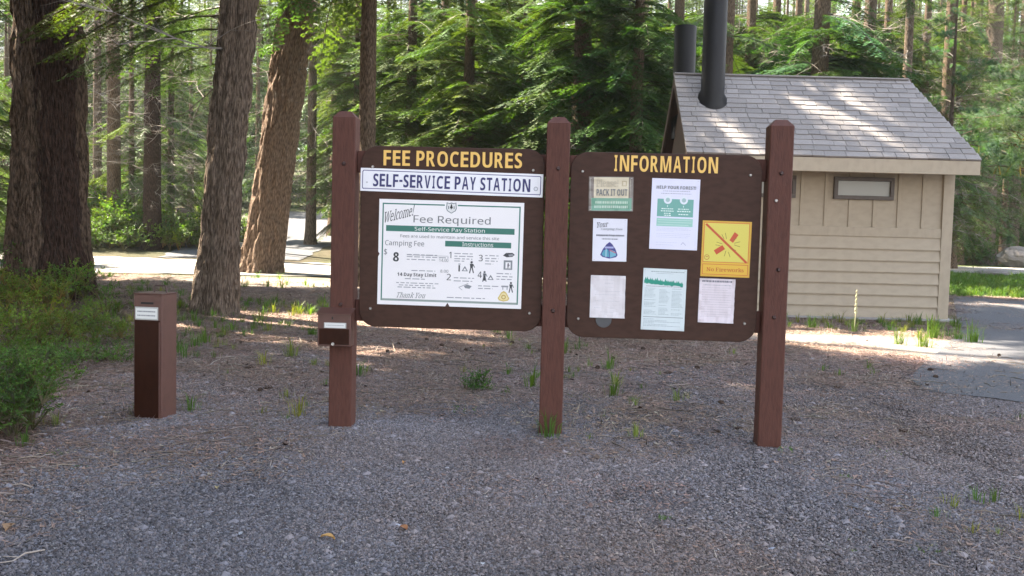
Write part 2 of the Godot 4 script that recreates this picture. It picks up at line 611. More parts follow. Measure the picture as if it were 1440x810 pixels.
func staples(o: Node3D, corners := true) -> void:
	var w: float = o.get_meta("w")
	var h: float = o.get_meta("h")
	for sx in [-1, 1]:
		for sy in [-1, 1]:
			boxpart("staple", Vector3(sx * (w * 0.5 - 0.012), sy * (h * 0.5 - 0.010), o.get_meta("lift")), Vector3(0.010, 0.002, 0.002), 0.0, M.steel, o)

# ------------------------------------------------------------------ the notice board
func rounded_panel(x0: float, x1: float, y0: float, y1: float, r: float, z0: float, z1: float) -> ArrayMesh:
	var pts := []
	for cnr in [[x1 - r, y1 - r, 0.0], [x0 + r, y1 - r, 90.0], [x0 + r, y0 + r, 180.0], [x1 - r, y0 + r, 270.0]]:
		for k in 9:
			var a := deg_to_rad(cnr[2] + k * 90.0 / 8.0)
			pts.append(Vector3(cnr[0] + r * cos(a), cnr[1] + r * sin(a), 0))
	var b := MB.new()
	var c := Vector3((x0 + x1) / 2, (y0 + y1) / 2, 0)
	var bev := 0.004
	for k in pts.size():
		var A: Vector3 = pts[k]
		var B: Vector3 = pts[(k + 1) % pts.size()]
		var out := ((A + B) * 0.5 - c).normalized()
		var Ai := A - (A - c).normalized() * bev
		var Bi := B - (B - c).normalized() * bev
		b.tri(c + Vector3(0, 0, z1), Ai + Vector3(0, 0, z1), Bi + Vector3(0, 0, z1), Vector3.BACK, Vector3.BACK, Vector3.BACK)
		b.tri(c + Vector3(0, 0, z0), A + Vector3(0, 0, z0), B + Vector3(0, 0, z0), Vector3.FORWARD, Vector3.FORWARD, Vector3.FORWARD)
		var e := (B - A).cross(Vector3.BACK).normalized()
		if e.dot(out) < 0: e = -e
		var e2 := (e + Vector3.BACK).normalized()
		b.face([A + Vector3(0, 0, z0), B + Vector3(0, 0, z0), B + Vector3(0, 0, z1 - bev), A + Vector3(0, 0, z1 - bev)], e)
		b.face([A + Vector3(0, 0, z1 - bev), B + Vector3(0, 0, z1 - bev), Bi + Vector3(0, 0, z1), Ai + Vector3(0, 0, z1)], e2)
	return b.mesh()

func bolt(r: float, mat: Material, parent: Node3D, at: Vector3) -> void:
	var b := MB.new()
	b.tube([Vector3(0, 0, -0.004), Vector3(0, 0, 0.004), Vector3(0, 0, 0.008)], [r, r, r * 0.55], 10)
	part("bolt", b.mesh(), mat, parent, at)

func build_board() -> Node3D:
	var o := thing("notice_board", Vector3(-1.09, 0, -6.45), "brown wooden notice board of three posts carrying two rounded panels", "notice board", "", deg_to_rad(-3.0))
	var px := [0.0, 1.364, 2.752]
	var tops := [2.035, 2.025, 2.035]
	for i in 3:
		var b := MB.new()
		var w := 0.148
		b.box(Vector3(0, (tops[i] - 0.035 - 0.35) * 0.5, 0), Vector3(w, tops[i] - 0.035 + 0.35, w), 0.006)
		var q := w * 0.5 - 0.006
		var t := q - 0.032
		var y0: float = tops[i] - 0.035
		for k in 4:
			var r := Basis(Vector3.UP, k * PI / 2)
			b.face([r * Vector3(-q, y0, q), r * Vector3(q, y0, q), r * Vector3(t, tops[i], t), r * Vector3(-t, tops[i], t)], r * Vector3(0, 0.68, 0.73))
		b.face([Vector3(-t, tops[i], t), Vector3(t, tops[i], t), Vector3(t, tops[i], -t), Vector3(-t, tops[i], -t)], Vector3.UP)
		var p := part("post", b.mesh(), M.post, o, Vector3(px[i], 0, 0))
		bolt(0.013, M.boltdark, p, Vector3(0.004, 1.70, 0.0755))
		bolt(0.013, M.boltdark, p, Vector3(-0.004, 0.80, 0.0755))
		if i == 2:
			bolt(0.011, M.steel, p, Vector3(-0.022, 1.53, 0.0755))
			bolt(0.013, M.boltdark, p, Vector3(0.01, 1.10, 0.0755))
	for seg in [[0.0, 1.364], [1.364, 2.752]]:
		for y in [0.76, 1.72]:
			boxpart("rail", Vector3((seg[0] + seg[1]) / 2, y, -0.022), Vector3(seg[1] - seg[0] - 0.150, 0.14, 0.038), 0.003, M.post, o)
	for side in 2:
		var x0: float = [0.104, 1.447][side]
		var x1: float = [1.284, 2.650][side]
		var y0: float = [0.657, 0.632][side]
		var y1: float = [1.822, 1.812][side]
		var p := part("panel", rounded_panel(x0, x1, y0, y1, 0.11, -0.001, 0.021), M.panel, o)
		for c in [[x0 + 0.075, 0.118], [x1 - 0.075, 0.118]]:
			bolt(0.009, M.steel, p, Vector3(c[0], y0 + c[1], 0.023))
			bolt(0.009, M.steel, p, Vector3(c[0], y1 - (0.135 if side == 0 else 0.125), 0.023))
		if side == 0:
			title("FEE PROCEDURES", F_BOLD, M.yellow, p, 0.242, 1.142, 1.688 + 0.010, 1.795, 0.0222)
		else:
			title("INFORMATION", F_BOLD, M.yellow, p, 1.712, 2.378, 1.694, 1.795, 0.0222)
			var b := MB.new()
			b.tube([Vector3(0, 0, -0.002), Vector3(0, 0, 0.0012)], [0.052, 0.05], 28)
			part("grey_disc", b.mesh(), material(Color(0.075, 0.075, 0.078), 0.7), p, Vector3(1.684, 0.748, 0.022))
	return o

func board_xy(board: Node3D, px: float, py: float) -> Vector2:
	var inv := board.transform.affine_inverse()
	var c := inv * Vector3(0, CAM_H, 0)
	var d := inv.basis * ray(px, py)
	var t := (0.023 - c.z) / d.z
	return Vector2(c.x + d.x * t, c.y + d.y * t)

func quad(board: Node3D, tl: Array, tr: Array, bl: Array, br: Array) -> Array:   # [x0, x1, y0, y1, tilt] of a sheet from its corners in the photo
	var a := board_xy(board, tl[0], tl[1])
	var b := board_xy(board, tr[0], tr[1])
	var c := board_xy(board, bl[0], bl[1])
	var d := board_xy(board, br[0], br[1])
	var ce := (a + b + c + d) * 0.25
	var w := ((b - a).length() + (d - c).length()) * 0.25
	var h := ((a - c).length() + (b - d).length()) * 0.25
	return [ce.x - w, ce.x + w, ce.y - h, ce.y + h, clampf((b - a + d - c).angle(), -0.03, 0.03)]

func build_posters(bd: Node3D) -> void:
	var g := RandomNumberGenerator.new()
	g.seed = 5
	var grey := Color(0.55, 0.56, 0.58)
	var green := Color(0.20, 0.44, 0.39)
	# white header plate
	var q := quad(bd, [507, 236], [764, 245], [507, 268], [763, 278])
	var p := Print.new(1024, 130, Color(0.90, 0.90, 0.92))
	var navy := Color(0.20, 0.20, 0.42)
	p.frame(0.010, 0.09, 0.990, 0.91, 0.0045, navy)
	for cn in [[0.010, 0.09], [0.990, 0.09], [0.010, 0.91], [0.990, 0.91]]:
		p.rect(minf(cn[0], 0.5 + (cn[0] - 0.5) * 0.985) - 0.001, minf(cn[1], 0.5 + (cn[1] - 0.5) * 0.86) - 0.005, maxf(cn[0], 0.5 + (cn[0] - 0.5) * 0.985) + 0.001, maxf(cn[1], 0.5 + (cn[1] - 0.5) * 0.86) + 0.005, Color(0.90, 0.90, 0.92))
	p.line(0.0175, 0.095, 0.0115, 0.16, 0.0045, navy)
	p.line(0.9825, 0.095, 0.9885, 0.16, 0.0045, navy)
	p.line(0.0175, 0.905, 0.0115, 0.84, 0.0045, navy)
	p.line(0.9825, 0.905, 0.9885, 0.84, 0.0045, navy)
	p.disc(0.962, 0.64, 0.012, Color(0.62, 0.63, 0.66))
	p.disc(0.962, 0.64, 0.008, Color(0.84, 0.84, 0.87))
	p.disc(0.036, 0.62, 0.005, Color(0.72, 0.72, 0.74))
	var o := sheet_thing("pay_station_sign", "long white metal sign reading SELF-SERVICE PAY STATION in dark blue letters", "sign", "", bd, q[0], q[1], q[2], q[3], p, 0.35, 0.0, 0.003, q[4])
	var wd: float = o.get_meta("w")
	var hh: float = o.get_meta("h")
	title("SELF-SERVICE PAY STATION", F_BOLD, M.navy, o, -0.433 * wd, 0.437 * wd, -0.285 * hh, 0.27 * hh, 0.0034)
	# fee sign
	q = quad(bd, [533, 279], [737, 286], [531, 428], [733, 434])
	var paper := Color(0.91, 0.90, 0.905)
	p = Print.new(1024, 752, paper)
	p.frame(0.024, 0.036, 0.978, 0.962, 0.0095, green)
	p.rect(0.03, 0.944, 0.97, 0.965, Color(0.55, 0.60, 0.58))
	p.rect(0.455, 0.02, 0.545, 0.06, paper)
	var shield := [[0.467, 0.015], [0.485, 0.022], [0.50, 0.016], [0.515, 0.022], [0.533, 0.015], [0.537, 0.07], [0.53, 0.095], [0.50, 0.12], [0.47, 0.095], [0.463, 0.07]]
	p.poly(shield, Color(0.45, 0.49, 0.5))
	var inner := []
	for s in shield: inner.append([0.5 + (s[0] - 0.5) * 0.84, 0.068 + (s[1] - 0.068) * 0.84])
	p.poly(inner, Color(0.84, 0.84, 0.84))
	p.poly([[0.5, 0.025], [0.511, 0.07], [0.489, 0.07]], Color(0.12, 0.14, 0.14))
	p.rect(0.497, 0.065, 0.503, 0.082, Color(0.12, 0.14, 0.14))
	p.rect(0.478, 0.05, 0.484, 0.078, Color(0.4, 0.43, 0.44))
	p.rect(0.516, 0.05, 0.522, 0.078, Color(0.4, 0.43, 0.44))
	p.rect(0.051, 0.247, 0.940, 0.303, green)
	p.rect(0.463, 0.378, 0.920, 0.432, green)
	for l in [[0.20, 0.41, 0.515], [0.20, 0.49, 0.535], [0.20, 0.40, 0.560], [0.235, 0.40, 0.665], [0.19, 0.33, 0.745], [0.13, 0.425, 0.785], [0.15, 0.39, 0.806], [0.14, 0.41, 0.826], [0.53, 0.665, 0.492], [0.53, 0.665, 0.516], [0.53, 0.655, 0.540], [0.53, 0.60, 0.562], [0.743, 0.835, 0.502], [0.743, 0.835, 0.528], [0.743, 0.83, 0.553], [0.743, 0.80, 0.580], [0.53, 0.67, 0.722], [0.53, 0.66, 0.750], [0.825, 0.925, 0.668], [0.825, 0.935, 0.696], [0.825, 0.93, 0.722], [0.70, 0.84, 0.790], [0.70, 0.80, 0.815], [0.485, 0.75, 0.910], [0.145, 0.26, 0.945]]:
		p.words(l[0], l[1], l[2], 0.009, grey, g)
	p.rect(0.20, 0.522, 0.49, 0.526, grey)
	var dark := Color(0.22, 0.23, 0.25)
	p.rect(0.560, 0.605, 0.571, 0.665, dark)
	p.rect(0.559, 0.59, 0.575, 0.60, grey)
	p.tent(0.604, 0.635, 0.06, Color(0.45, 0.47, 0.49), paper)
	p.person(0.650, 0.622, 0.085, dark)
	p.poly([[0.865, 0.50], [0.885, 0.475], [0.93, 0.472], [0.945, 0.49], [0.93, 0.51], [0.89, 0.515]], dark)
	p.poly([[0.90, 0.49], [0.93, 0.482], [0.94, 0.50], [0.91, 0.508]], grey)
	p.rect(0.872, 0.545, 0.932, 0.635, Color(0.5, 0.52, 0.53))
	p.rect(0.884, 0.562, 0.920, 0.622, paper)
	p.person(0.902, 0.597, 0.04, dark)
	p.person(0.741, 0.705, 0.075, Color(0.35, 0.37, 0.39))
	p.rect(0.734, 0.70, 0.748, 0.745, dark)
	p.tent(0.784, 0.71, 0.06, Color(0.45, 0.47, 0.49), paper)
	p.line(0.565, 0.815, 0.63, 0.775, 0.004, grey)
	p.line(0.565, 0.815, 0.59, 0.84, 0.003, grey)
	p.poly([[0.60, 0.80], [0.625, 0.785], [0.655, 0.80], [0.64, 0.825], [0.61, 0.82]], Color(0.5, 0.52, 0.54))
	p.person(0.925, 0.80, 0.075, dark)
	p.rect(0.86, 0.785, 0.908, 0.80, grey)
	p.rect(0.868, 0.80, 0.874, 0.825, grey)
	p.rect(0.897, 0.80, 0.903, 0.825, grey)
	p.poly([[0.877, 0.835], [0.895, 0.85], [0.917, 0.905], [0.908, 0.925], [0.877, 0.935], [0.846, 0.925], [0.837, 0.905], [0.859, 0.85]], Color(0.78, 0.68, 0.36))
	p.poly([[0.877, 0.848], [0.892, 0.86], [0.91, 0.905], [0.903, 0.916], [0.877, 0.925], [0.851, 0.916], [0.844, 0.905], [0.862, 0.86]], Color(0.88, 0.82, 0.62))
	p.disc(0.877, 0.893, 0.016, Color(0.72, 0.60, 0.30))
	p.disc(0.877, 0.893, 0.009, Color(0.88, 0.82, 0.62))
	p.poly([[0.0, 0.50], [0.010, 0.52], [0.0, 0.545]], Color(0.22, 0.10, 0.10))
	p.poly([[0.475, 1.0], [0.49, 0.965], [0.505, 1.0]], Color(0.28, 0.2, 0.18))
	o = sheet_thing("fee_sign", "large white fee required sign with green bars and camping instructions", "sign", "", bd, q[0], q[1], q[2], q[3], p, 0.4, 0.0, 0.003, q[4])
	put_text(o, "Welcome!", F_SERIF, M.ink, 0.032, 0.245, 0.085, 0.185, 0.27, 0.45)
	put_text(o, "Fee Required", F_REG, M.inkgrey, 0.24, 0.773, 0.143, 0.235)
	put_text(o, "Self-Service Pay Station", F_REG, M.inkwhite, 0.25, 0.735, 0.253, 0.302)
	put_text(o, "Fees are used to maintain and service this site", F_REG, M.inkgrey, 0.152, 0.835, 0.328, 0.358)
	put_text(o, "Camping Fee", F_REG, M.inkgrey, 0.047, 0.318, 0.388, 0.452)
	put_text(o, "Instructions", F_REG, M.inkwhite, 0.582, 0.795, 0.386, 0.424)
	put_text(o, "$", F_REG, M.inkgrey, 0.040, 0.062, 0.470, 0.530)
	put_text(o, "8", F_BOLD, M.ink, 0.104, 0.145, 0.500, 0.588)
	put_text(o, "14.00", F_REG, M.inkgrey, 0.425, 0.488, 0.548, 0.578)
	put_text(o, "8.00", F_REG, M.inkgrey, 0.435, 0.490, 0.652, 0.680)
	put_text(o, "14 Day Stay Limit", F_BOLD, M.ink, 0.136, 0.408, 0.690, 0.735)
	put_text(o, "Thank You", F_SERIF, M.inkgrey, 0.136, 0.337, 0.878, 0.930, 0.0, 0.4)
	put_text(o, "1", F_REG, M.ink, 0.494, 0.508, 0.480, 0.540)
	put_text(o, "3", F_REG, M.ink, 0.698, 0.726, 0.500, 0.560)
	put_text(o, "2", F_REG, M.ink, 0.480, 0.510, 0.690, 0.750)
	put_text(o, "4", F_REG, M.ink, 0.694, 0.724, 0.658, 0.718)
	# pack it out
	q = quad(bd, [829, 249], [892, 248], [827, 296], [889, 298])
	p = Print.new(256, 210, Color(0.48, 0.45, 0.42))
	p.rect(0.115, 0.02, 0.90, 0.62, Color(0.80, 0.76, 0.66))
	p.rect(0.05, 0.62, 0.97, 0.985, Color(0.42, 0.60, 0.52))
	p.line(0.03, 0.05, 0.06, 0.95, 0.012, Color(0.62, 0.6, 0.58))
	p.line(0.93, 0.05, 0.95, 0.6, 0.014, Color(0.60, 0.58, 0.54))
	p.rect(0.74, 0.12, 0.86, 0.28, Color(0.70, 0.65, 0.54))
	p.rect(0.77, 0.15, 0.83, 0.25, Color(0.80, 0.76, 0.66))
	p.words(0.15, 0.88, 0.71, 0.075, Color(0.68, 0.77, 0.70), g)
	p.words(0.13, 0.88, 0.84, 0.075, Color(0.70, 0.78, 0.72), g)
	for k in 40:
		p.line(g.randf(), g.randf(), g.randf(), g.randf(), 0.003, Color(0.60, 0.60, 0.54, 1.0)) if k < 5 else null
	o = sheet_thing("pack_it_out_notice", "faded PACK IT OUT notice in a plastic sleeve, cream above green", "notice", "", bd, q[0], q[1], q[2], q[3], p, 0.25, 0.004, 0.001, q[4])
	put_text(o, "PACK IT OUT", F_BOLD, M.inkgrey, 0.175, 0.865, 0.36, 0.55)
	put_text(o, "Please!", F_SERIF, M.inktan, 0.17, 0.66, 0.07, 0.29)
	staples(o)
	# small white notice with emblem
	q = quad(bd, [834, 307], [882, 308], [833, 367], [881, 368])
	p = Print.new(220, 280, Color(0.86, 0.86, 0.90))
	p.words(0.10, 0.92, 0.375, 0.018, Color(0.4, 0.4, 0.46), g)
	p.words(0.10, 0.92, 0.395, 0.018, Color(0.45, 0.45, 0.5), g)
	p.words(0.27, 0.74, 0.465, 0.026, Color(0.4, 0.4, 0.46), g)
	p.poly([[0.5, 0.545], [0.58, 0.60], [0.68, 0.72], [0.74, 0.85], [0.70, 0.90], [0.5, 0.935], [0.30, 0.90], [0.23, 0.85], [0.30, 0.72], [0.41, 0.60]], Color(0.25, 0.24, 0.50))
	p.poly([[0.33, 0.74], [0.46, 0.72], [0.50, 0.90], [0.32, 0.88], [0.27, 0.84]], Color(0.32, 0.60, 0.68))
	p.poly([[0.50, 0.72], [0.66, 0.76], [0.70, 0.86], [0.52, 0.92]], Color(0.42, 0.66, 0.74))
	p.line(0.50, 0.735, 0.68, 0.80, 0.03, Color(0.72, 0.36, 0.44))
	p.line(0.36, 0.675, 0.62, 0.675, 0.05, Color(0.62, 0.64, 0.80))
	p.line(0.40, 0.70, 0.40, 0.9, 0.02, Color(0.75, 0.85, 0.9))
	o = sheet_thing("emblem_notice", "small white paper notice bearing a blue and teal rounded triangle emblem", "notice", "", bd, q[0], q[1], q[2], q[3], p, 0.4, 0.002, 0.001, q[4])
	put_text(o, "Your", F_SERIF, M.ink, 0.10, 0.44, 0.08, 0.20, 0.12, 0.3)
	put_text(o, "Camping Fees", F_SERIF, M.inkgrey, 0.24, 0.86, 0.215, 0.28, 0.0, 0.35)
	put_text(o, "support important", F_REG, M.inkgrey, 0.10, 0.92, 0.365, 0.425)
	staples(o)
	# help your forest
	q = quad(bd, [917, 251], [984, 252], [913, 350], [981, 352])
	p = Print.new(300, 440, Color(0.85, 0.85, 0.92))
	var teal := Color(0.42, 0.64, 0.60)
	p.rect(0.13, 0.288, 0.885, 0.54, teal)
	p.rect(0.13, 0.56, 0.885, 0.675, Color(0.58, 0.76, 0.71))
	p.disc(0.345, 0.30, 0.085, Color(0.85, 0.87, 0.90))
	p.disc(0.68, 0.30, 0.085, Color(0.85, 0.87, 0.90))
	p.disc(0.345, 0.30, 0.045, Color(0.62, 0.72, 0.72))
	p.disc(0.68, 0.30, 0.045, Color(0.62, 0.72, 0.72))
	p.rect(0.338, 0.375, 0.352, 0.40, Color(0.85, 0.9, 0.9))
	p.rect(0.673, 0.375, 0.687, 0.40, Color(0.85, 0.9, 0.9))
	for l in [[0.22, 0.47, 0.42], [0.21, 0.49, 0.452], [0.28, 0.42, 0.485], [0.28, 0.43, 0.512], [0.57, 0.80, 0.42], [0.55, 0.84, 0.452], [0.58, 0.79, 0.495]]:
		p.words(l[0], l[1], l[2], 0.014, Color(0.86, 0.92, 0.9), g)
	p.rect(0.15, 0.582, 0.86, 0.588, Color(0.80, 0.88, 0.86))
	p.rect(0.15, 0.615, 0.86, 0.620, Color(0.80, 0.88, 0.86))
	p.rect(0.15, 0.648, 0.80, 0.654, Color(0.80, 0.88, 0.86))
	for l in [[0.14, 0.80, 0.70], [0.14, 0.86, 0.72], [0.14, 0.50, 0.738], [0.14, 0.85, 0.775], [0.14, 0.84, 0.80], [0.14, 0.8, 0.825], [0.14, 0.58, 0.90], [0.14, 0.5, 0.935]]:
		p.words(l[0], l[1], l[2], 0.006, Color(0.72, 0.73, 0.78), g)
	p.words(0.24, 0.80, 0.172, 0.010, Color(0.6, 0.6, 0.66), g)
	p.words(0.2, 0.83, 0.205, 0.010, Color(0.6, 0.6, 0.66), g)
	p.line(0.66, 0.93, 0.70, 0.895, 0.01, Color(0.6, 0.6, 0.68))
	p.line(0.70, 0.895, 0.76, 0.935, 0.01, Color(0.6, 0.6, 0.68))
	o = sheet_thing("help_your_forest_notice", "tall white HELP YOUR FOREST notice with a teal block", "notice", "", bd, q[0], q[1], q[2], q[3], p, 0.35, 0.002, 0.001, -0.012)
	put_text(o, "HELP YOUR FOREST!", F_BOLD, M.inkgrey, 0.10, 0.92, 0.10, 0.145)
	staples(o)
	# no fireworks
	q = quad(bd, [988, 310], [1057, 312], [985, 388], [1054, 391])
	p = Print.new(400, 460, Color(0.80, 0.62, 0.22))
	var yel := Color(0.82, 0.77, 0.36)
	var red := Color(0.74, 0.30, 0.18)
	p.rect(0.03, 0.025, 0.97, 0.975, Color(0.84, 0.68, 0.24))
	p.rect(0.05, 0.045, 0.95, 0.735, yel)
	p.frame(0.035, 0.03, 0.965, 0.745, 0.012, red)
	p.frame(0.035, 0.775, 0.965, 0.965, 0.012, red)
	p.line(0.07, 0.06, 0.93, 0.735, 0.045, red)
	p.poly([[0.56, 0.34], [0.66, 0.19], [0.74, 0.24], [0.635, 0.385]], red)
	p.poly([[0.25, 0.53], [0.42, 0.43], [0.48, 0.50], [0.31, 0.605]], red)
	for r in [[0.47, 0.21, 0.50, 0.32], [0.40, 0.24, 0.45, 0.32], [0.30, 0.38, 0.42, 0.41], [0.28, 0.43, 0.38, 0.44], [0.66, 0.42, 0.78, 0.45], [0.66, 0.39, 0.78, 0.36], [0.50, 0.53, 0.47, 0.63], [0.55, 0.55, 0.59, 0.64], [0.62, 0.34, 0.70, 0.30], [0.60, 0.48, 0.70, 0.52]]:
		p.line(r[0], r[1], r[2], r[3], 0.010, Color(0.46, 0.40, 0.18))
	p.disc(0.115, 0.655, 0.055, Color(0.70, 0.45, 0.22))
	p.disc(0.115, 0.655, 0.042, yel)
	p.rect(0.09, 0.64, 0.14, 0.655, Color(0.70, 0.45, 0.22))
	o = sheet_thing("no_fireworks_sign", "yellow No Fireworks sign with crackers crossed by a red stripe", "sign", "", bd, q[0], q[1], q[2], q[3], p, 0.4, 0.0, 0.003, q[4])
	put_text(o, "No Fireworks", F_SERIF, M.inkred, 0.12, 0.88, 0.835, 0.905)
	# crumpled paper
	q = quad(bd, [831, 387], [880, 388], [829, 446], [878, 448])
	p = Print.new(220, 270, Color(0.84, 0.82, 0.83))
	for l in [[0.35, 0.68, 0.10], [0.4, 0.64, 0.18], [0.42, 0.66, 0.27], [0.2, 0.86, 0.37], [0.14, 0.9, 0.45], [0.14, 0.85, 0.60], [0.12, 0.3, 0.76], [0.55, 0.7, 0.76], [0.3, 0.72, 0.86]]:
		p.words(l[0], l[1], l[2], 0.010, Color(0.70, 0.70, 0.72), g)
	for k in 50:
		p.line(0.1 + 0.75 * g.randf(), 0.5 + 0.4 * g.randf(), 0.1 + 0.75 * g.randf(), 0.5 + 0.4 * g.randf(), 0.004, Color(0.78, 0.75, 0.74)) if k < 9 else null
	o = sheet_thing("crumpled_notice", "weathered white paper with a torn wavy edge above a grey disc", "notice", "", bd, q[0], q[1], q[2], q[3], p, 0.7, 0.008, 0.001, q[4])
	staples(o)
	# schedule with tree line
	q = quad(bd, [905, 377], [966, 379], [901, 463], [962, 466])
	p = Print.new(300, 430, Color(0.80, 0.84, 0.85))
	p.words(0.18, 0.95, 0.045, 0.012, Color(0.5, 0.56, 0.57), g)
	p.words(0.3, 0.7, 0.075, 0.009, Color(0.6, 0.64, 0.65), g)
	var x := 0.06
	while x < 0.93:
		var th := g.randf_range(0.03, 0.085)
		var y := 0.21 + 0.05 * x
		p.poly([[x - 0.035, y], [x, y - th], [x + 0.035, y]], Color(0.15, 0.55, 0.47))
		p.rect(x - 0.03, y - 0.02, x + 0.03, y + 0.02 + 0.02 * g.randf(), Color(0.15, 0.55, 0.47))
		x += 0.038
	p.words(0.08, 0.93, 0.285, 0.010, Color(0.55, 0.50, 0.54), g)
	for col in [[0.05, 0.34], [0.39, 0.64], [0.68, 0.95]]:
		var y := 0.32
		while y < 0.76:
			if g.randf() < 0.85: p.words(col[0], col[1] - 0.1 * g.randf(), y, 0.008, Color(0.56, 0.62, 0.63), g)
			y += 0.021
	p.rect(0.04, 0.785, 0.96, 0.792, Color(0.36, 0.42, 0.44))
	for k in 6: p.words(0.05, [0.3, 0.6, 0.9][k % 3], 0.82 + 0.022 * k, 0.008, Color(0.55, 0.61, 0.63), g)
	o = sheet_thing("tree_banner_notice", "pale blue notice with columns of print under a green tree line", "notice", "", bd, q[0], q[1], q[2], q[3], p, 0.4, 0.003, 0.001, -0.015)
	staples(o)
	# wrinkled sheet
	q = quad(bd, [984, 391], [1033, 393], [981, 453], [1032, 455])
	p = Print.new(220, 280, Color(0.84, 0.80, 0.82))
	p.words(0.08, 0.92, 0.04, 0.045, Color(0.42, 0.43, 0.46), g)
	p.words(0.12, 0.9, 0.14, 0.015, Color(0.6, 0.6, 0.63), g)
	for k in 13: p.words(0.08, [0.9, 0.82, 0.92][k % 3], 0.20 + 0.055 * k, 0.010, Color(0.66, 0.64, 0.66), g)
	o = sheet_thing("wrinkled_notice", "wrinkled pinkish white sheet of print below the yellow sign", "notice", "", bd, q[0], q[1], q[2], q[3], p, 0.6, 0.009, 0.001, q[4])
	staples(o)

# ------------------------------------------------------------------ fee boxes
func label_plate(parent: Node3D, at: Vector3, w: float, h: float, rows: int) -> void:
	var p := boxpart("label_plate", at, Vector3(w, h, 0.004), 0.001, material(Color(0.42, 0.42, 0.40), 0.5), parent)
	var pr := Print.new(256, int(256 * h / w), Color(0.84, 0.85, 0.84))
	var g := RandomNumberGenerator.new()
	g.seed = 9
	for k in rows: pr.words(0.08, 0.92, (k + 0.65) / (rows + 0.6), 0.12, Color(0.42, 0.44, 0.46), g)
	var m := StandardMaterial3D.new()
	m.albedo_texture = ImageTexture.create_from_image(pr.im)
	m.roughness = 0.4
	var b := MB.new()
	var hw := w * 0.46
	var hv := h * 0.40
	b.tri(Vector3(-hw, hv, 0), Vector3(hw, hv, 0), Vector3(hw, -hv, 0), Vector3.BACK, Vector3.BACK, Vector3.BACK, Vector2(0, 0), Vector2(1, 0), Vector2(1, 1))
	b.tri(Vector3(-hw, hv, 0), Vector3(hw, -hv, 0), Vector3(-hw, -hv, 0), Vector3.BACK, Vector3.BACK, Vector3.BACK, Vector2(0, 0), Vector2(1, 1), Vector2(0, 1))
	part("print", b.mesh(null, true, false, true), m, p, Vector3(0, 0, 0.0030))

func build_fee_boxes() -> void:
	var at := gp(213, 589)
	var o := thing("fee_deposit_pillar", Vector3(at.x, at.y, at.z - 0.07), "free-standing square brown steel fee pillar with slot and wire handle", "fee box", "", deg_to_rad(-9.0))
	var w := 0.198
	var hgt := 0.825
	boxpart("body", Vector3(0, hgt * 0.5 - 0.05, 0), Vector3(w, hgt + 0.1, w), 0.004, M.tube, o)
	var d := boxpart("door", Vector3(-0.004, hgt * 0.5 - 0.085, w * 0.5 + 0.001), Vector3(w - 0.018, hgt - 0.17, 0.006), 0.002, M.tube_shaded, o)  # darker than the body to show the front in shade
	boxpart("hinge", Vector3(w * 0.5 - 0.012, 0.0, 0.004), Vector3(0.008, hgt - 0.19, 0.006), 0.002, M.tube, d)
	boxpart("slot", Vector3(-0.005, hgt - 0.058, w * 0.5), Vector3(0.088, 0.013, 0.003), 0.0, M.dark, o)
	boxpart("lid", Vector3(0, hgt + 0.003, 0), Vector3(w + 0.008, 0.008, w + 0.008), 0.002, M.tube, o)
	label_plate(o, Vector3(-0.008, hgt - 0.126, w * 0.5 + 0.002), 0.162, 0.085, 2)
	var b := MB.new()
	b.tube([Vector3(-0.01, hgt, 0), Vector3(-0.01, hgt + 0.045, 0), Vector3(0.0, hgt + 0.053, 0), Vector3(0.068, hgt + 0.053, 0), Vector3(0.078, hgt + 0.045, 0), Vector3(0.078, hgt, 0)], [0.005, 0.005, 0.005, 0.005, 0.005, 0.005], 8)
	part("handle", b.mesh(), M.boltdark, o)
	# box on the left post
	var f := Vector3(-1.09, 0, -6.45)
	var bs := Basis(Vector3.UP, deg_to_rad(-3.0))
	o = thing("fee_envelope_box", f + bs * Vector3(-0.018, 0.665, 0.075), "small brown metal envelope box with sloping lid mounted on the end post", "fee box", "", deg_to_rad(-3.0))
	var bw := 0.212
	var bd := 0.11
	var mb := MB.new()
	mb.box(Vector3(0, -0.02, bd * 0.5), Vector3(bw, 0.205, bd), 0.004)
	part("body", mb.mesh(), M.tube, o)
	mb = MB.new()
	var lid := [Vector3(-bw * 0.52, 0.115, 0.0), Vector3(bw * 0.52, 0.115, 0.0), Vector3(bw * 0.52, 0.083, bd + 0.012), Vector3(-bw * 0.52, 0.083, bd + 0.012)]
	var ln := Vector3(0, 0.965, 0.26)
	mb.face(lid, ln)
	var und := []
	for q in lid: und.append(q - ln * 0.006)
	mb.face(und, -ln)
	mb.face([lid[3], lid[2], und[2], und[3]], Vector3.BACK)
	mb.face([lid[0], lid[3], und[3], und[0]], Vector3.LEFT)
	mb.face([lid[1], lid[2], und[2], und[1]], Vector3.RIGHT)
	for sx in [-1, 1]:
		mb.face([Vector3(sx * bw * 0.49, 0.08, 0.0), Vector3(sx * bw * 0.49, 0.112, 0.0), Vector3(sx * bw * 0.49, 0.082, bd)], Vector3(sx, 0, 0))
	part("lid", mb.mesh(), M.tube, o)
	boxpart("front_plate", Vector3(0.0, -0.062, bd + 0.001), Vector3(bw - 0.02, 0.10, 0.006), 0.002, M.tube_shaded, o)
	boxpart("slot", Vector3(-0.012, 0.056, bd), Vector3(0.010, 0.016, 0.003), 0.0, M.dark, o)
	label_plate(o, Vector3(0.006, 0.010, bd + 0.002), 0.142, 0.036, 1)
	var lk := MB.new()
	lk.tube([Vector3(0, 0, 0), Vector3(0, 0, 0.012)], [0.010, 0.009], 12)
	part("lock", lk.mesh(), M.steel, o, Vector3(-0.006, -0.108, bd + 0.003))

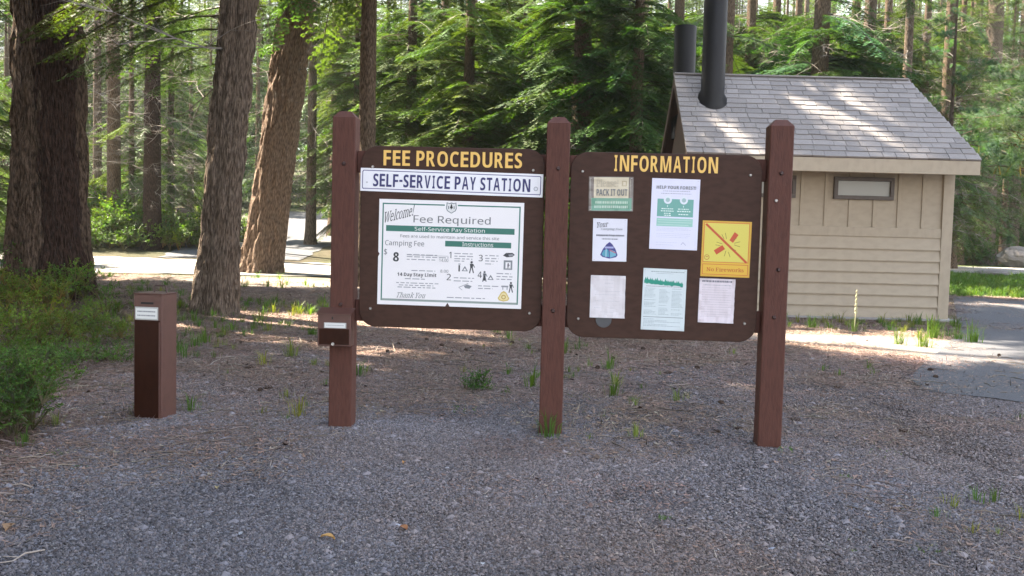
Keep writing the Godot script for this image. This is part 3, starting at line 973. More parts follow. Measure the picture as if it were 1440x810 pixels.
# ------------------------------------------------------------------ the vault toilet
func build_toilet() -> void:
	var zf := -15.7
	var o := thing("toilet_building", Vector3(4.8, 0, -16.6), "tan clapboard vault toilet with a grey shingle roof and black vent pipes", "toilet building")
	var org := o.position
	var xl := 2.76
	var xr := 6.90
	var zb := -17.75
	var rel := func(p: Vector3) -> Vector3: return p - org
	var bx := func(called: String, a: Vector3, b: Vector3, bev: float, m: Material, par: Node3D, porg: Vector3) -> MeshInstance3D:
		return boxpart(called, (a + b) * 0.5 - porg, (b - a).abs(), bev, m, par)
	bx.call("foundation", Vector3(xl - 0.06, -0.25, zb - 0.05), Vector3(xr + 0.10, 0.035, zf + 0.10), 0.01, M.concrete, o, org)
	# walls
	var wall := bx.call("wall", Vector3(xl, 0.035, zb), Vector3(xr - 0.02, 2.55, zf - 0.03), 0.0, M.siding, o, org) as MeshInstance3D
	var worg := org + wall.position
	# lap boards
	var lap := 0.181
	var y := 0.03
	var mb := MB.new()
	var wl := xr - 0.17 - xl
	var prof := [Vector3(0, -0.004, 0.034), Vector3(0, 0.010, 0.036), Vector3(0, lap + 0.012, 0.004), Vector3(0, lap + 0.012, -0.004), Vector3(0, -0.004, -0.004)]
	for k in prof.size():
		var A: Vector3 = prof[k]
		var B: Vector3 = prof[(k + 1) % prof.size()]
		var hx := Vector3(wl * 0.5, 0, 0)
		var nn := (B - A).cross(Vector3.RIGHT).normalized()
		if nn.dot((A + B) * 0.5 - Vector3(0, lap * 0.5, 0.005)) < 0: nn = -nn
		mb.face([A - hx, A + hx, B + hx, B - hx], nn)
	var lapmesh := mb.mesh()
	for k in 7:
		part("clapboard", lapmesh, M.siding, wall, Vector3(xl + wl * 0.5, y + k * lap, zf - 0.028) - worg)
	bx.call("belt_board", Vector3(xl, 0.03 + 7 * lap + 0.012, zf - 0.032), Vector3(xr - 0.17, 1.455, zf - 0.004), 0.003, M.sidingtrim, wall, worg)
	bx.call("corner_board", Vector3(xr - 0.17, 0.02, zf - 0.05), Vector3(xr, 2.36, zf + 0.012), 0.004, M.sidingtrim, wall, worg)
	bx.call("corner_board", Vector3(xr - 0.035, 0.02, zf - 0.22), Vector3(xr + 0.012, 2.36, zf - 0.052), 0.004, M.sidingtrim, wall, worg)
	bx.call("corner_board", Vector3(xl - 0.012, 0.02, zf - 0.05), Vector3(xl + 0.16, 2.36, zf + 0.012), 0.004, M.sidingtrim, wall, worg)
	# windows and battens
	var wins := [[5.01, 5.95], [3.47, 4.41]]
	for w in wins:
		var ce := Vector3((w[0] + w[1]) * 0.5, 2.06, zf)
		var win := Node3D.new()
		win.name = "window"
		wall.add_child(win, true)
		win.position = ce - worg
		var hw: float = (w[1] - w[0]) * 0.5
		var hh := 0.175
		boxpart("frame", Vector3(0, hh - 0.03, 0), Vector3(hw * 2, 0.06, 0.07), 0.004, M.winframe, win)
		boxpart("frame", Vector3(0, -hh + 0.03, 0), Vector3(hw * 2, 0.06, 0.07), 0.004, M.winframe, win)
		boxpart("frame", Vector3(-hw + 0.03, 0, 0), Vector3(0.06, hh * 2 - 0.12, 0.07), 0.004, M.winframe, win)
		boxpart("frame", Vector3(hw - 0.03, 0, 0), Vector3(0.06, hh * 2 - 0.12, 0.07), 0.004, M.winframe, win)
		boxpart("pane", Vector3(0, 0, -0.012), Vector3(hw * 2 - 0.12, hh * 2 - 0.12, 0.012), 0.0, M.frost, win)
	var bxm := 6.43
	var k := 0
	while bxm > xl + 0.2:
		var blocked := false
		for w in wins:
			if bxm > w[0] - 0.03 and bxm < w[1] + 0.03: blocked = true
		if blocked:
			bx.call("batten", Vector3(bxm - 0.022, 1.456, zf - 0.032), Vector3(bxm + 0.022, 1.883, zf - 0.010), 0.003, M.sidingtrim, wall, worg)
			bx.call("batten", Vector3(bxm - 0.022, 2.237, zf - 0.032), Vector3(bxm + 0.022, 2.36, zf - 0.010), 0.003, M.sidingtrim, wall, worg)
		else:
			bx.call("batten", Vector3(bxm - 0.022, 1.456, zf - 0.032), Vector3(bxm + 0.022, 2.36, zf - 0.010), 0.003, M.sidingtrim, wall, worg)
		bxm -= 0.383
		k += 1
	# roof
	var eL := Vector3(2.57, 2.50, -15.0)
	var eR := Vector3(6.97, 2.50, -15.0)
	var rL := Vector3(2.585, 3.90, -16.6)
	var rR := Vector3(6.42, 3.90, -16.6)
	var bL := Vector3(2.6, 2.50, -18.2)
	var bR := Vector3(6.35, 2.50, -18.2)
	mb = MB.new()
	var nf := (eR - eL).cross(rL - eL).normalized()
	if nf.y < 0: nf = -nf
	var nb := Vector3(0, nf.y, -nf.z)
	var dn := Vector3(0, -0.055, 0)
	var sub := Vector3(0, -0.02, 0)
	mb.face([eL + sub, eR + sub, rR + sub, rL + sub], nf)
	mb.face([bL + sub, bR + sub, rR + sub, rL + sub], nb)
	mb.face([eL + dn, eR + dn, rR + dn, rL + dn], -nf)
	mb.face([bL + dn, bR + dn, rR + dn, rL + dn], -nb)
	mb.face([eL + sub, rL + sub, rL + dn, eL + dn], Vector3.LEFT)
	mb.face([bL + sub, rL + sub, rL + dn, bL + dn], Vector3.LEFT)
	mb.face([eR + sub, rR + sub, rR + dn, eR + dn], Vector3.RIGHT)
	mb.face([bR + sub, rR + sub, rR + dn, bR + dn], Vector3.RIGHT)
	mb.face([eL + sub, eR + sub, eR + dn, eL + dn], Vector3.BACK)
	for i in mb.v.size(): mb.v[i] -= org
	var roof := part("roof", mb.mesh(), M.gable, o)
	# shingles, courses from eave to ridge
	var unit := MB.new()
	unit.box(Vector3(0, 0, 0), Vector3(1, 1, 1), 0.0)
	var um := unit.mesh()
	var rows := 16
	var up := (rL - eL)
	var slope_len := Vector2(up.y, up.z).length()
	var up_dir := Vector3(0, up.y, up.z).normalized()
	var ex := slope_len / rows
	for r in rows:
		var t0 := float(r) / rows
		var left := lerpf(eL.x, rL.x, t0 + 0.5 / rows) - 0.015
		var right := lerpf(eR.x, rR.x, t0 + 0.5 / rows) + 0.015
		var x := left
		while x < right - 0.02:
			var wsh := minf(rf(0.17, 0.36), right - x)
			if right - x - wsh < 0.08: wsh = right - x
			var jit := rf(-0.007, 0.007)
			var base := Vector3(x + wsh * 0.5, lerpf(eL.y, rL.y, t0), lerpf(eL.z, rL.z, t0)) + up_dir * (ex * 0.62 - 0.02 + jit)
			var tilt := 0.085
			var bs := Basis(Vector3.RIGHT, 0.0)
			var yv := (up_dir - nf * tilt).normalized()
			var zv := Vector3.RIGHT.cross(yv).normalized()
			bs = Basis(Vector3.RIGHT * (wsh - rf(0.004, 0.010)), yv * (ex * 1.35), zv * rf(0.022, 0.032))
			var sh := part("shingle", um, M.shingle[rng.randi() % 5], roof)
			sh.transform = Transform3D(bs, base + nf * (0.006) - org)
			x += wsh
	bx.call("ridge_cap", Vector3(rL.x - 0.01, 3.885, -16.68), Vector3(rR.x + 0.01, 3.915, -16.52), 0.008, M.shingle[0], roof, org)
	# fascia, soffit, gable
	bx.call("fascia", Vector3(eL.x + 0.01, 2.265, -15.03), Vector3(eR.x - 0.01, 2.474, -14.985), 0.004, M.sidingtrim, roof, org)
	bx.call("soffit", Vector3(eL.x + 0.03, 2.365, zf + 0.015), Vector3(eR.x - 0.03, 2.40, -15.032), 0.0, M.siding, roof, org)
	for e in [[xl, -1.0], [6.36, 1.0]]:
		mb = MB.new()
		var gx: float = e[0]
		for dx in [0.0, e[1] * 0.03]:
			mb.face([Vector3(gx + dx, 2.42, zf), Vector3(gx + dx, 3.80, -16.6), Vector3(gx + dx, 2.42, -17.7)], Vector3(e[1], 0, 0))
		for i in mb.v.size(): mb.v[i] -= org
		part("gable", mb.mesh(), M.gable, o)
	for e in [[eL, rL], [bL, rL]]:
		var A: Vector3 = e[0] + Vector3(0.0, -0.05, 0)
		var B: Vector3 = e[1] + Vector3(0.0, -0.05, 0)
		mb = MB.new()
		for s in [-0.002, 0.035]:
			mb.face([A + Vector3(s, 0, 0), B + Vector3(s, 0, 0), B + Vector3(s, -0.15, 0), A + Vector3(s, -0.15, 0)], Vector3(signf(s - 0.01), 0, 0))
		mb.face([A + Vector3(-0.002, -0.15, 0), B + Vector3(-0.002, -0.15, 0), B + Vector3(0.035, -0.15, 0), A + Vector3(0.035, -0.15, 0)], Vector3.DOWN)
		for i in mb.v.size(): mb.v[i] -= org
		part("rake_board", mb.mesh(), M.gable, roof)
	# vent pipes
	var pipes := [[3.12, -16.05, 2.9, 5.6], [2.87, -17.35, 2.9, 4.83]]
	for q in pipes:
		mb = MB.new()
		var r := 0.186
		mb.tube([Vector3(0, 0, 0), Vector3(0, q[3] - q[2] - 0.02, 0), Vector3(0, q[3] - q[2], 0), Vector3(0, q[3] - q[2], 0), Vector3(0, q[3] - q[2] - 0.3, 0)], [r, r, r - 0.006, r - 0.018, r - 0.018], 40, false)
		var pp := part("vent_pipe", mb.mesh(), M.pipe, o, Vector3(q[0], q[2], q[1]) - org)
		if q[1] > -16.6:
			mb = MB.new()
			var pts := []
			for a in 41:
				var an := TAU * a / 40.0
				var d := Vector3(cos(an), 0, sin(an))
				var yy = 3.90 - (q[1] + d.z * 0.21 + 16.6) * 0.875 - q[2]
				pts.append([d * 0.187 + Vector3(0, yy + 0.10, 0), d * 0.24 + Vector3(0, yy + 0.012, 0), d])
			for a in 40:
				mb.tri(pts[a][0], pts[a][1], pts[a + 1][1], pts[a][2], pts[a][2], pts[a + 1][2])
				mb.tri(pts[a][0], pts[a + 1][1], pts[a + 1][0], pts[a][2], pts[a + 1][2], pts[a + 1][2])
			part("flashing", mb.mesh(), M.pipe, pp)

# ------------------------------------------------------------------ setting pieces
func build_setting() -> void:
	var road := PackedVector2Array([Vector2(-45, -34.5), Vector2(-14, -31.5), Vector2(-8, -31.0), Vector2(3.5, -31.5), Vector2(3.5, -25.5), Vector2(-5, -23.6), Vector2(-12, -22.6), Vector2(-45, -24.0)])
	structure("road", sheet(road, 0.02, 1.0, 0.35), M.road, "pale gravel camp road crossing behind the trunks")
	var spur := PackedVector2Array([Vector2(-11.3, -31.6), Vector2(-6.8, -31.6), Vector2(-6.6, -40), Vector2(-8.0, -52), Vector2(-12.5, -52), Vector2(-11.8, -40)])
	structure("camp_spur", sheet(spur, 0.02, 1.0, 0.25), M.asphalt, "grey paved camp spur leading away between the trees")
	var path := PackedVector2Array([xz(gp(1340, 417)), xz(gp(1440, 424)), Vector2(16, -21.5), Vector2(14, -8.0), xz(gp(1440, 568)), xz(gp(1395, 562)), xz(gp(1300, 552)), xz(gp(1279, 534)), xz(gp(1300, 512)), xz(gp(1350, 470))])
	M.path_poly = path
	structure("path", sheet(path, 0.012, 0.5, 0.02), M.asphalt, "dark asphalt path passing the corner of the toilet building")
	var lane := PackedVector2Array([Vector2(12, -37.0), Vector2(45, -37.0), Vector2(45, -46.0), Vector2(12, -45.0)])
	structure("far_lane", sheet(lane, 0.02, 1.0, 0.2), M.road, "bright gravel lane in front of the boulder")
	for p in [
			[[-60, 350], [150, 350], [300, 348], [470, 358], [470, 406], [400, 396], [330, 392], [270, 389], [130, 389], [-60, 384]],
			[[1100, 464], [1200, 468], [1345, 482], [1440, 490], [1500, 520], [1440, 522], [1330, 515], [1220, 496], [1100, 482]],
			[[1338, 362], [1500, 362], [1500, 425], [1340, 412]],
			[[565, 516], [640, 514], [692, 522], [680, 537], [600, 540], [562, 532]],
			[[490, 498], [520, 493], [545, 500], [520, 510]],
			[[1090, 540], [1120, 545], [1115, 556]],
			]:
		for grown in Geometry2D.offset_polygon(px_poly(p), 0.2 if p[0][0] == 1100 or p[0][0] == 565 else 0.55): lit_polys.append(grown)
	lit_polys.append(PackedVector2Array([Vector2(-19, -37), Vector2(-11.5, -37), Vector2(-11, -50), Vector2(-20, -50)]))
	# fire ring, boulder, utility stub
	var at := gp(262, 305)
	var ring := thing("fire_ring", at, "dark steel fire box standing in the sunny camp pitch", "fire ring")
	for k in 4:
		var r := Basis(Vector3.UP, k * PI / 2 + 0.25)
		var bb := boxpart("wall", r * Vector3(0, 0.2, 0.40), Vector3(0.80, 0.44, 0.025), 0.004, M.rust, ring)
		bb.basis = r
	var gr := boxpart("grate", Vector3(0, 0.40, 0), Vector3(0.76, 0.02, 0.6), 0.003, M.rust, ring)
	gr.rotation.y = 0.25
	rock("boulder", gp(1432, 376), Vector3(1.35, 0.74, 0.9), "big pale brown boulder beside the bright lane", 5, 0.1)
	rock("boulder", gp(1395, 389), Vector3(0.9, 0.16, 0.4), "low flat grey rock lying on the grass verge", 9, 0.0)
	at = gp(1372, 371)
	var st := thing("utility_box", at, "small grey utility box among the green shrubs", "utility box")
	boxpart("body", Vector3(0, 0.22, 0), Vector3(0.34, 0.46, 0.3), 0.03, material(Color(0.28, 0.31, 0.34), 0.6), st)
	boxpart("cap", Vector3(0, 0.46, 0), Vector3(0.38, 0.05, 0.34), 0.015, material(Color(0.25, 0.28, 0.31), 0.6), st)

func rock(called: String, at: Vector3, s: Vector3, label: String, sd: int, sink: float) -> void:
	var o := thing(called, at, label, "rock")
	var b := MB.new()
	var f := FastNoiseLite.new()
	f.seed = sd
	f.frequency = 0.9
	f.noise_type = FastNoiseLite.TYPE_CELLULAR
	f.cellular_return_type = FastNoiseLite.RETURN_DISTANCE
	var nu := 26
	var nv := 16
	var pt := func(i: int, j: int) -> Vector3:
		var th := TAU * i / nu
		var ph := PI * j / nv - PI / 2
		var d := Vector3(cos(th) * cos(ph), sin(ph), sin(th) * cos(ph))
		var r := 0.86 + 0.28 * f.get_noise_3dv(d * 1.3) + 0.10 * nz.get_noise_3dv(d * 90.0)
		return d * r * s + Vector3(0, s.y * 0.75 - sink, 0)
	for j in nv:
		for i in nu:
			var A: Vector3 = pt.call(i, j); var B: Vector3 = pt.call(i + 1, j); var C: Vector3 = pt.call(i + 1, j + 1); var D: Vector3 = pt.call(i, j + 1)
			var c := Vector3(0, s.y * 0.75 - sink, 0)
			var n1 := (B - A).cross(C - A).normalized()
			if n1.dot((A + B + C) / 3.0 - c) < 0: n1 = -n1
			var n2 := (C - A).cross(D - A).normalized()
			if n2.dot((A + C + D) / 3.0 - c) < 0: n2 = -n2
			if j > 0: b.tri(A, B, C, n1, n1, n1)
			if j < nv - 1: b.tri(A, C, D, n2, n2, n2)
	part("stone", b.mesh(), M.rock, o)

# ------------------------------------------------------------------ plants: shared shapes
var LOD := [[], [], []]
var PINE: ArrayMesh
var DEAD := []
var CLUMP := []
var TUFT := []
var FERN: ArrayMesh

func sliver(b: MB, p: Vector3, d: Vector3, side: Vector3, l: float, w: float) -> void:
	b.tri(p - side * w * 0.5, p + d * l, p + side * w * 0.5)

func bough_mesh(sd: int, droop: float, thin: float, lod := 0) -> ArrayMesh:    # 3 m long, along +x, flat spray of fir twigs
	var g := RandomNumberGenerator.new()
	g.seed = sd
	var b := MB.new()
	var stem := []
	var rad := []
	for k in 9:
		var t := k / 8.0
		stem.append(Vector3(3.0 * t, -droop * t * t * 1.2 + 0.12 * sin(t * 5.0), 0.12 * sin(t * 4.0 + sd)))
		rad.append(0.022 * (1.0 - t) + 0.004)
	b.col = Color(0.10, 0.075, 0.055)
	b.tube(stem, rad, 4, false)
	var curve := func(t: float) -> Vector3:
		var f := clampf(t, 0.0, 0.999) * 8.0
		return stem[int(f)].lerp(stem[int(f) + 1], f - int(f))
	var n_sec: int = [34, 30, 18][lod]
	for i in n_sec:
		var t := 0.16 + 0.84 * i / (n_sec - 1.0)
		if g.randf() < thin: continue
		var p: Vector3 = curve.call(t)
		var fw: Vector3 = (curve.call(t + 0.05) - curve.call(t - 0.05)).normalized()
		var s := 1.0 if i % 2 == 0 else -1.0
		var len := (1.05 * (1.0 - t) + 0.22) * g.randf_range(0.65, 1.15) * smoothstep(0.05, 0.4, t)
		var ang := g.randf_range(0.75, 1.1)
		var d := (fw * cos(ang) + Vector3(0, g.randf_range(-0.35, 0.12), s * sin(ang))).normalized()
		if i == n_sec - 1: d = fw
		var tone := g.randf_range(0.75, 1.25)
		b.col = Color(0.09, 0.07, 0.045)
		var sag := g.randf_range(0.05, 0.35)
		var q0 := p
		var ntw := maxi(3, int(len / [0.062, 0.075, 0.12][lod]))
		for k in ntw:
			var u := (k + 0.5) / ntw
			var q := p + d * len * u + Vector3(0, -sag * len * u * u, 0)
			var tip := k == ntw - 1
			b.col = Color(0.10, 0.08, 0.05)
			sliver(b, q0, (q - q0).normalized(), Vector3(0, 0, 1).cross(d).normalized(), (q - q0).length() * 1.1, 0.012)
			q0 = q
			var tl := (0.27 * (1.0 - u) + 0.09) * g.randf_range(0.7, 1.2) * clampf(len, 0.4, 1.0)
			for sg in [-1.0, 1.0]:
				var ax = d.cross(Vector3.UP).normalized() * sg
				var td = (d * 0.62 + ax * 0.72 + Vector3(0, g.randf_range(-0.35, 0.15), 0)).normalized()
				if tip: td = (d + ax * 0.3).normalized()
				var young := g.randf() * 0.5
				b.col = Color(0.070 + 0.050 * young, 0.122 + 0.055 * young, 0.042) * tone
				if lod == 2:
					sliver(b, q, td, d, tl * 1.25, 0.075)
					sliver(b, q + td * tl * 0.25, (td + ax * 0.5 + Vector3(0, 0.2, 0)).normalized(), td, tl * 0.8, 0.06)
					continue
				if lod == 1:
					var lt = td.cross(Vector3.UP).normalized()
					for m in 4:
						var c1: Vector3 = q + td * tl * (0.1 + 0.22 * m)
						for s2 in [-1.0, 1.0]:
							sliver(b, c1, (td * 0.9 + lt * s2 + Vector3(0, g.randf_range(-0.2, 0.3), 0)).normalized(), td, 0.065, 0.034)
					sliver(b, q, td, lt, tl * 1.2, 0.02)
					continue
				# needles along the twiglet
				var nn := maxi(4, int(tl / 0.024))
				var lat = td.cross(Vector3.UP).normalized()
				var upv = lat.cross(td)
				for m in nn:
					var w := float(m) / nn
					var c = q + td * tl * w + Vector3(0, -0.10 * tl * w * w, 0)
					var nl := 0.042 * g.randf_range(0.8, 1.2)
					for sd2 in [-1.0, 1.0]:
						var nd = (td * 0.75 + lat * sd2 + upv * g.randf_range(-0.15, 0.45)).normalized()
						sliver(b, c, nd, td, nl, 0.017)
				sliver(b, q + td * tl * 0.92, td, lat, 0.05, 0.016)
	return b.mesh(M.leaf, false, true)

func pine_mesh(sd: int) -> ArrayMesh:    # 2 m limb with tufts of long needles
	var g := RandomNumberGenerator.new()
	g.seed = sd
	var b := MB.new()
	var stem := []
	var rad := []
	for k in 7:
		var t := k / 6.0
		stem.append(Vector3(2.0 * t, 0.15 * sin(t * 3.0), 0.1 * sin(t * 5.0)))
		rad.append(0.02 * (1.0 - t) + 0.005)
	b.col = Color(0.12, 0.09, 0.07)
	b.tube(stem, rad, 4, false)
	for i in 20:
		var t := 0.25 + 0.75 * i / 19.0
		var p: Vector3 = stem[0].lerp(stem[6], t)
		var d := Vector3(0.6, g.randf_range(-0.1, 0.7), g.randf_range(-1, 1)).normalized()
		var l := g.randf_range(0.1, 0.5) * (1.2 - t * 0.6)
		var c := p + d * l
		b.col = Color(0.12, 0.09, 0.07)
		sliver(b, p, d, Vector3.UP.cross(d).normalized(), l, 0.02)
		var tone := g.randf_range(0.8, 1.25)
		for k in 60:
			var r := Vector3(g.randfn(), g.randfn(), g.randfn()).normalized()
			var nd := (d * 0.75 + r).normalized()
			b.col = Color(0.065, 0.115, 0.060) * tone * g.randf_range(0.85, 1.15)
			sliver(b, c + d * g.randf_range(-0.12, 0.1), nd, nd.cross(r + Vector3(0.1, 0.2, 0.3)).normalized(), g.randf_range(0.13, 0.20), 0.0075)
	return b.mesh(M.leaf, false, true)

func twigs(b: MB, g: RandomNumberGenerator, p: Vector3, d: Vector3, l: float, r: float, level: int) -> void:
	var pts := [p]
	var rad := [r]
	var q := p
	var dd := d
	for k in 4:
		dd = (dd + Vector3(g.randfn(), g.randfn() - 0.25, g.randfn()) * 0.16).normalized()
		q += dd * l / 4.0
		pts.append(q)
		rad.append(r * (1.0 - 0.2 * (k + 1)))
	b.col = Color(0.21, 0.18, 0.155) * g.randf_range(0.6, 1.2)
	b.tube(pts, rad, 3, false)
	if level > 0:
		var n := 7 if level == 2 else 5
		for k in n:
			var at: Vector3 = pts[1 + g.randi() % 4]
			var s := Vector3(g.randfn(), g.randfn() * 0.6 - 0.2, g.randfn()).normalized()
			twigs(b, g, at, (dd * 0.7 + s * 0.8).normalized(), l * g.randf_range(0.3, 0.5), r * 0.5, level - 1)

func dead_mesh(sd: int) -> ArrayMesh:
	var g := RandomNumberGenerator.new()
	g.seed = sd
	var b := MB.new()
	twigs(b, g, Vector3.ZERO, Vector3(1, -0.1, 0).normalized(), 1.8, 0.014, 2)
	return b.mesh(M.stick, false, true)

func leaf(b: MB, p: Vector3, d: Vector3, up: Vector3, l: float, w: float) -> void:
	var s := d.cross(up).normalized()
	var m := p + d * l * 0.45 + up * l * 0.08
	var t := p + d * l - up * l * 0.08
	b.tri(p, m + s * w * 0.5 - up * w * 0.12, t)
	b.tri(p, t, m - s * w * 0.5 - up * w * 0.12)

func clump_mesh(sd: int, n: int, size: float, lf: float) -> ArrayMesh:    # a head of broad leaves, about 2*size across
	var g := RandomNumberGenerator.new()
	g.seed = sd
	var b := MB.new()
	for k in 9:
		var d := Vector3(g.randfn() * 0.7, g.randf_range(0.3, 1.0), g.randfn() * 0.7).normalized()
		b.col = Color(0.12, 0.10, 0.06)
		var tip := d * size * g.randf_range(0.8, 1.3)
		b.tube([Vector3(0, -size * 0.5, 0), tip * 0.5, tip], [0.006, 0.005, 0.002], 3, false)
		var tone := g.randf_range(0.8, 1.2)
		for i in n / 9:
			var p := tip * g.randf_range(0.25, 1.0)
			var out := (Vector3(g.randfn(), g.randfn() * 0.5 + 0.1, g.randfn()) + d * 0.4).normalized()
			var yl := g.randf() * 0.4
			b.col = Color(0.075 + 0.07 * yl, 0.14 + 0.06 * yl, 0.032) * tone
			leaf(b, p, out, (Vector3.UP + Vector3(g.randfn(), 0, g.randfn()) * 0.4).normalized(), lf * g.randf_range(0.6, 1.25), lf * 0.55)
	return b.mesh(M.leaf, false, true)

func tuft_mesh(sd: int, n: int, h: float, spread_: float, w: float) -> ArrayMesh:
	var g := RandomNumberGenerator.new()
	g.seed = sd
	var b := MB.new()
	for i in n:
		var a := g.randf() * TAU
		var out := Vector3(cos(a), 0, sin(a))
		var p := out * g.randf() * spread_ * 0.5
		var hh := h * g.randf_range(0.4, 1.1)
		var bend := g.randf_range(0.1, 0.9) * hh
		var s := out.cross(Vector3.UP) * w * g.randf_range(0.6, 1.2)
		var m := p + Vector3(0, hh * 0.6, 0) + out * bend * 0.25
		var t := p + Vector3(0, hh * g.randf_range(0.75, 1.0), 0) + out * bend
		b.col = Color(0.075, 0.13, 0.032) * g.randf_range(0.7, 1.3)
		b.tri(p - s, m - s * 0.8, p + s)
		b.tri(p + s, m - s * 0.8, m + s * 0.8)
		b.tri(m - s * 0.8, t, m + s * 0.8)
	return b.mesh(M.leaf, false, true)

func fern_mesh(sd: int) -> ArrayMesh:      # feathery herb, 0.5 m
	var g := RandomNumberGenerator.new()
	g.seed = sd
	var b := MB.new()
	for i in 13:
		var a := g.randf() * TAU
		var out := Vector3(cos(a), 0, sin(a))
		var l := g.randf_range(0.16, 0.60)
		var lean := g.randf_range(0.15, 1.15)
		var prev := out * 0.03
		var tone := g.randf_range(0.75, 1.25)
		for k in 12:
			var t := (k + 1) / 12.0
			var q := out * (0.03 + l * lean * t) + Vector3(0, l * (t - 0.35 * lean * t * t), 0)
			var d := (q - prev).normalized()
			b.col = Color(0.08, 0.10, 0.03) * tone
			sliver(b, prev, d, out.cross(Vector3.UP), (q - prev).length() * 1.15, 0.006)
			var wl := 0.11 * sin(PI * minf(t * 0.9 + 0.12, 1.0))
			for s in [-1.0, 1.0]:
				var sd2 = out.cross(Vector3.UP) * s
				b.col = Color(0.055, 0.125, 0.038) * tone
				for m in 4:
					sliver(b, q + sd2 * wl * m * 0.24, (sd2 * 0.6 + d * g.randf_range(-0.5, 0.9) + Vector3(0, g.randfn() * 0.25, 0)).normalized(), d, wl * 0.5 + 0.012, 0.014)
			prev = q
	return b.mesh(M.leaf, false, true)

func make_plant_shapes() -> void:
	for k in 3: LOD[k] = [bough_mesh(1, 0.5, 0.0, k), bough_mesh(2, 0.9, 0.1, k), bough_mesh(3, 0.25, 0.2, k)]
	PINE = pine_mesh(4)
	DEAD = [dead_mesh(5), dead_mesh(6)]
	CLUMP = [clump_mesh(7, 120, 0.30, 0.075), clump_mesh(8, 110, 0.32, 0.055), clump_mesh(14, 230, 0.26, 0.034)]
	TUFT = [tuft_mesh(9, 26, 0.22, 0.16, 0.0035), tuft_mesh(10, 14, 0.10, 0.14, 0.003), tuft_mesh(12, 30, 0.38, 0.22, 0.006)]
	FERN = fern_mesh(11)

# ------------------------------------------------------------------ trees
func sunlit_needed(p: Vector3) -> bool:     # would leaves at p block a spot meant to be sunlit?
	var seen := p.z < -20.0 and p.y < 1.33 - 0.22 * p.z
	if seen and p.y < (9.5 if p.x > 3.0 else 5.0): return false
	var s := p - SUN * (p.y / SUN.y)
	var q := Vector2(s.x, s.z)
	for poly in lit_polys:
		if Geometry2D.is_point_in_polygon(q, poly): return true
	if p.y > 2.0:
		s = p - SUN * ((p.y - 1.2) / SUN.y)
		if s.z < -33.0:
			for k in range(lit_polys.size() - 1, lit_polys.size()):
				if Geometry2D.is_point_in_polygon(Vector2(s.x, s.z), lit_polys[k]): return true
	if seen: return false
	for b in lit_balls:
		var r: Vector3 = p - b[0]
		var t := r.dot(SUN)
		if t > b[1] * 0.9 and (r - SUN * t).length() < b[1] + (0.5 if b[1] > 0.5 else 0.05): return true
	return false

func trunk_mesh(H: float, r0: float, r1: float, lean: Vector2, seg: int, rings: int, amp: float, flare: float, sd: float, top_bend := 0.0) -> ArrayMesh:
	var v := PackedVector3Array()
	var n := PackedVector3Array()
	var u := PackedVector2Array()
	var idx := PackedInt32Array()
	var tiles := maxf(1.0, roundf(TAU * r0 / 0.9))
	for j in rings + 1:
		var f := float(j) / rings
		var t := pow(f, 1.7)
		var y := -0.25 + (H + 0.25) * t
		var yy := maxf(y, 0.0)
		var ce := Vector3(lean.x * yy + top_bend * sin(yy * 0.25), y, lean.y * yy)
		var r := lerpf(r0, r1, clampf(yy / H, 0.0, 1.0)) * (1.0 + flare * exp(-yy / (r0 * 1.7)))
		for i in seg + 1:
			var a := TAU * i / seg
			var d := Vector3(cos(a), 0, sin(a))
			var lob := 1.0 + 0.10 * exp(-yy / (r0 * 2.5)) * sin(a * 5.0 + sd) + 0.035 * sin(a * 2.0 + sd * 3.0 + yy * 0.3)
			var q := Vector3(d.x * r0 * 230.0 + sd * 50.0, y * 38.0, d.z * r0 * 230.0)
			var fur := absf(nz.get_noise_3dv(q)) * 2.0 + 0.5 * absf(nz.get_noise_3dv(q * 2.3 + Vector3(9, 4, 2)))
			v.append(ce + d * (r * lob + amp * (minf(fur, 1.0) - 0.5)))
			n.append(d)
			u.append(Vector2(tiles * i / seg, y * 0.55))
	var w := seg + 1
	for j in rings:
		for i in seg:
			var a := j * w + i
			idx.append_array([a, a + 1, a + w, a + 1, a + w + 1, a + w])
	# normals from the shape
	for j in rings + 1:
		for i in seg + 1:
			var e := v[j * w + (i + 1) % seg] - v[j * w + (i - 1 + seg) % seg]
			var g := v[mini(j + 1, rings) * w + i] - v[maxi(j - 1, 0) * w + i]
			var nn := g.cross(e).normalized()
			if nn.dot(n[j * w + i]) < 0: nn = -nn
			u.size()
			n[j * w + i] = nn
	var arr := []
	arr.resize(Mesh.ARRAY_MAX)
	arr[Mesh.ARRAY_VERTEX] = v
	arr[Mesh.ARRAY_NORMAL] = n
	arr[Mesh.ARRAY_TEX_UV] = u
	arr[Mesh.ARRAY_INDEX] = idx
	var am := ArrayMesh.new()
	am.add_surface_from_arrays(Mesh.PRIMITIVE_TRIANGLES, arr)
	return am

func bough_xf(p: Vector3, az: float, pitch: float, len: float, unit: float, roll := 0.0) -> Transform3D:
	var d := Vector3(cos(az) * cos(pitch), sin(pitch), sin(az) * cos(pitch))
	var side := d.cross(Vector3.UP).normalized()
	var up := side.cross(d)
	var b := Basis(d, up, -side) if false else Basis(d, up, d.cross(up))
	b = b * Basis(Vector3.RIGHT, roll)
	return Transform3D(b.scaled_local(Vector3.ONE * (len / unit)), p)

func leaf_tint(base: Color, sd := 0.28) -> Color:
	var k := rf(1.0 - sd, 1.0 + sd)
	var y := rf(-0.18, 0.18)
	return Color(base.r * k * (1.0 + y), base.g * k, base.b * k * (1.0 - y))

var cache := {}

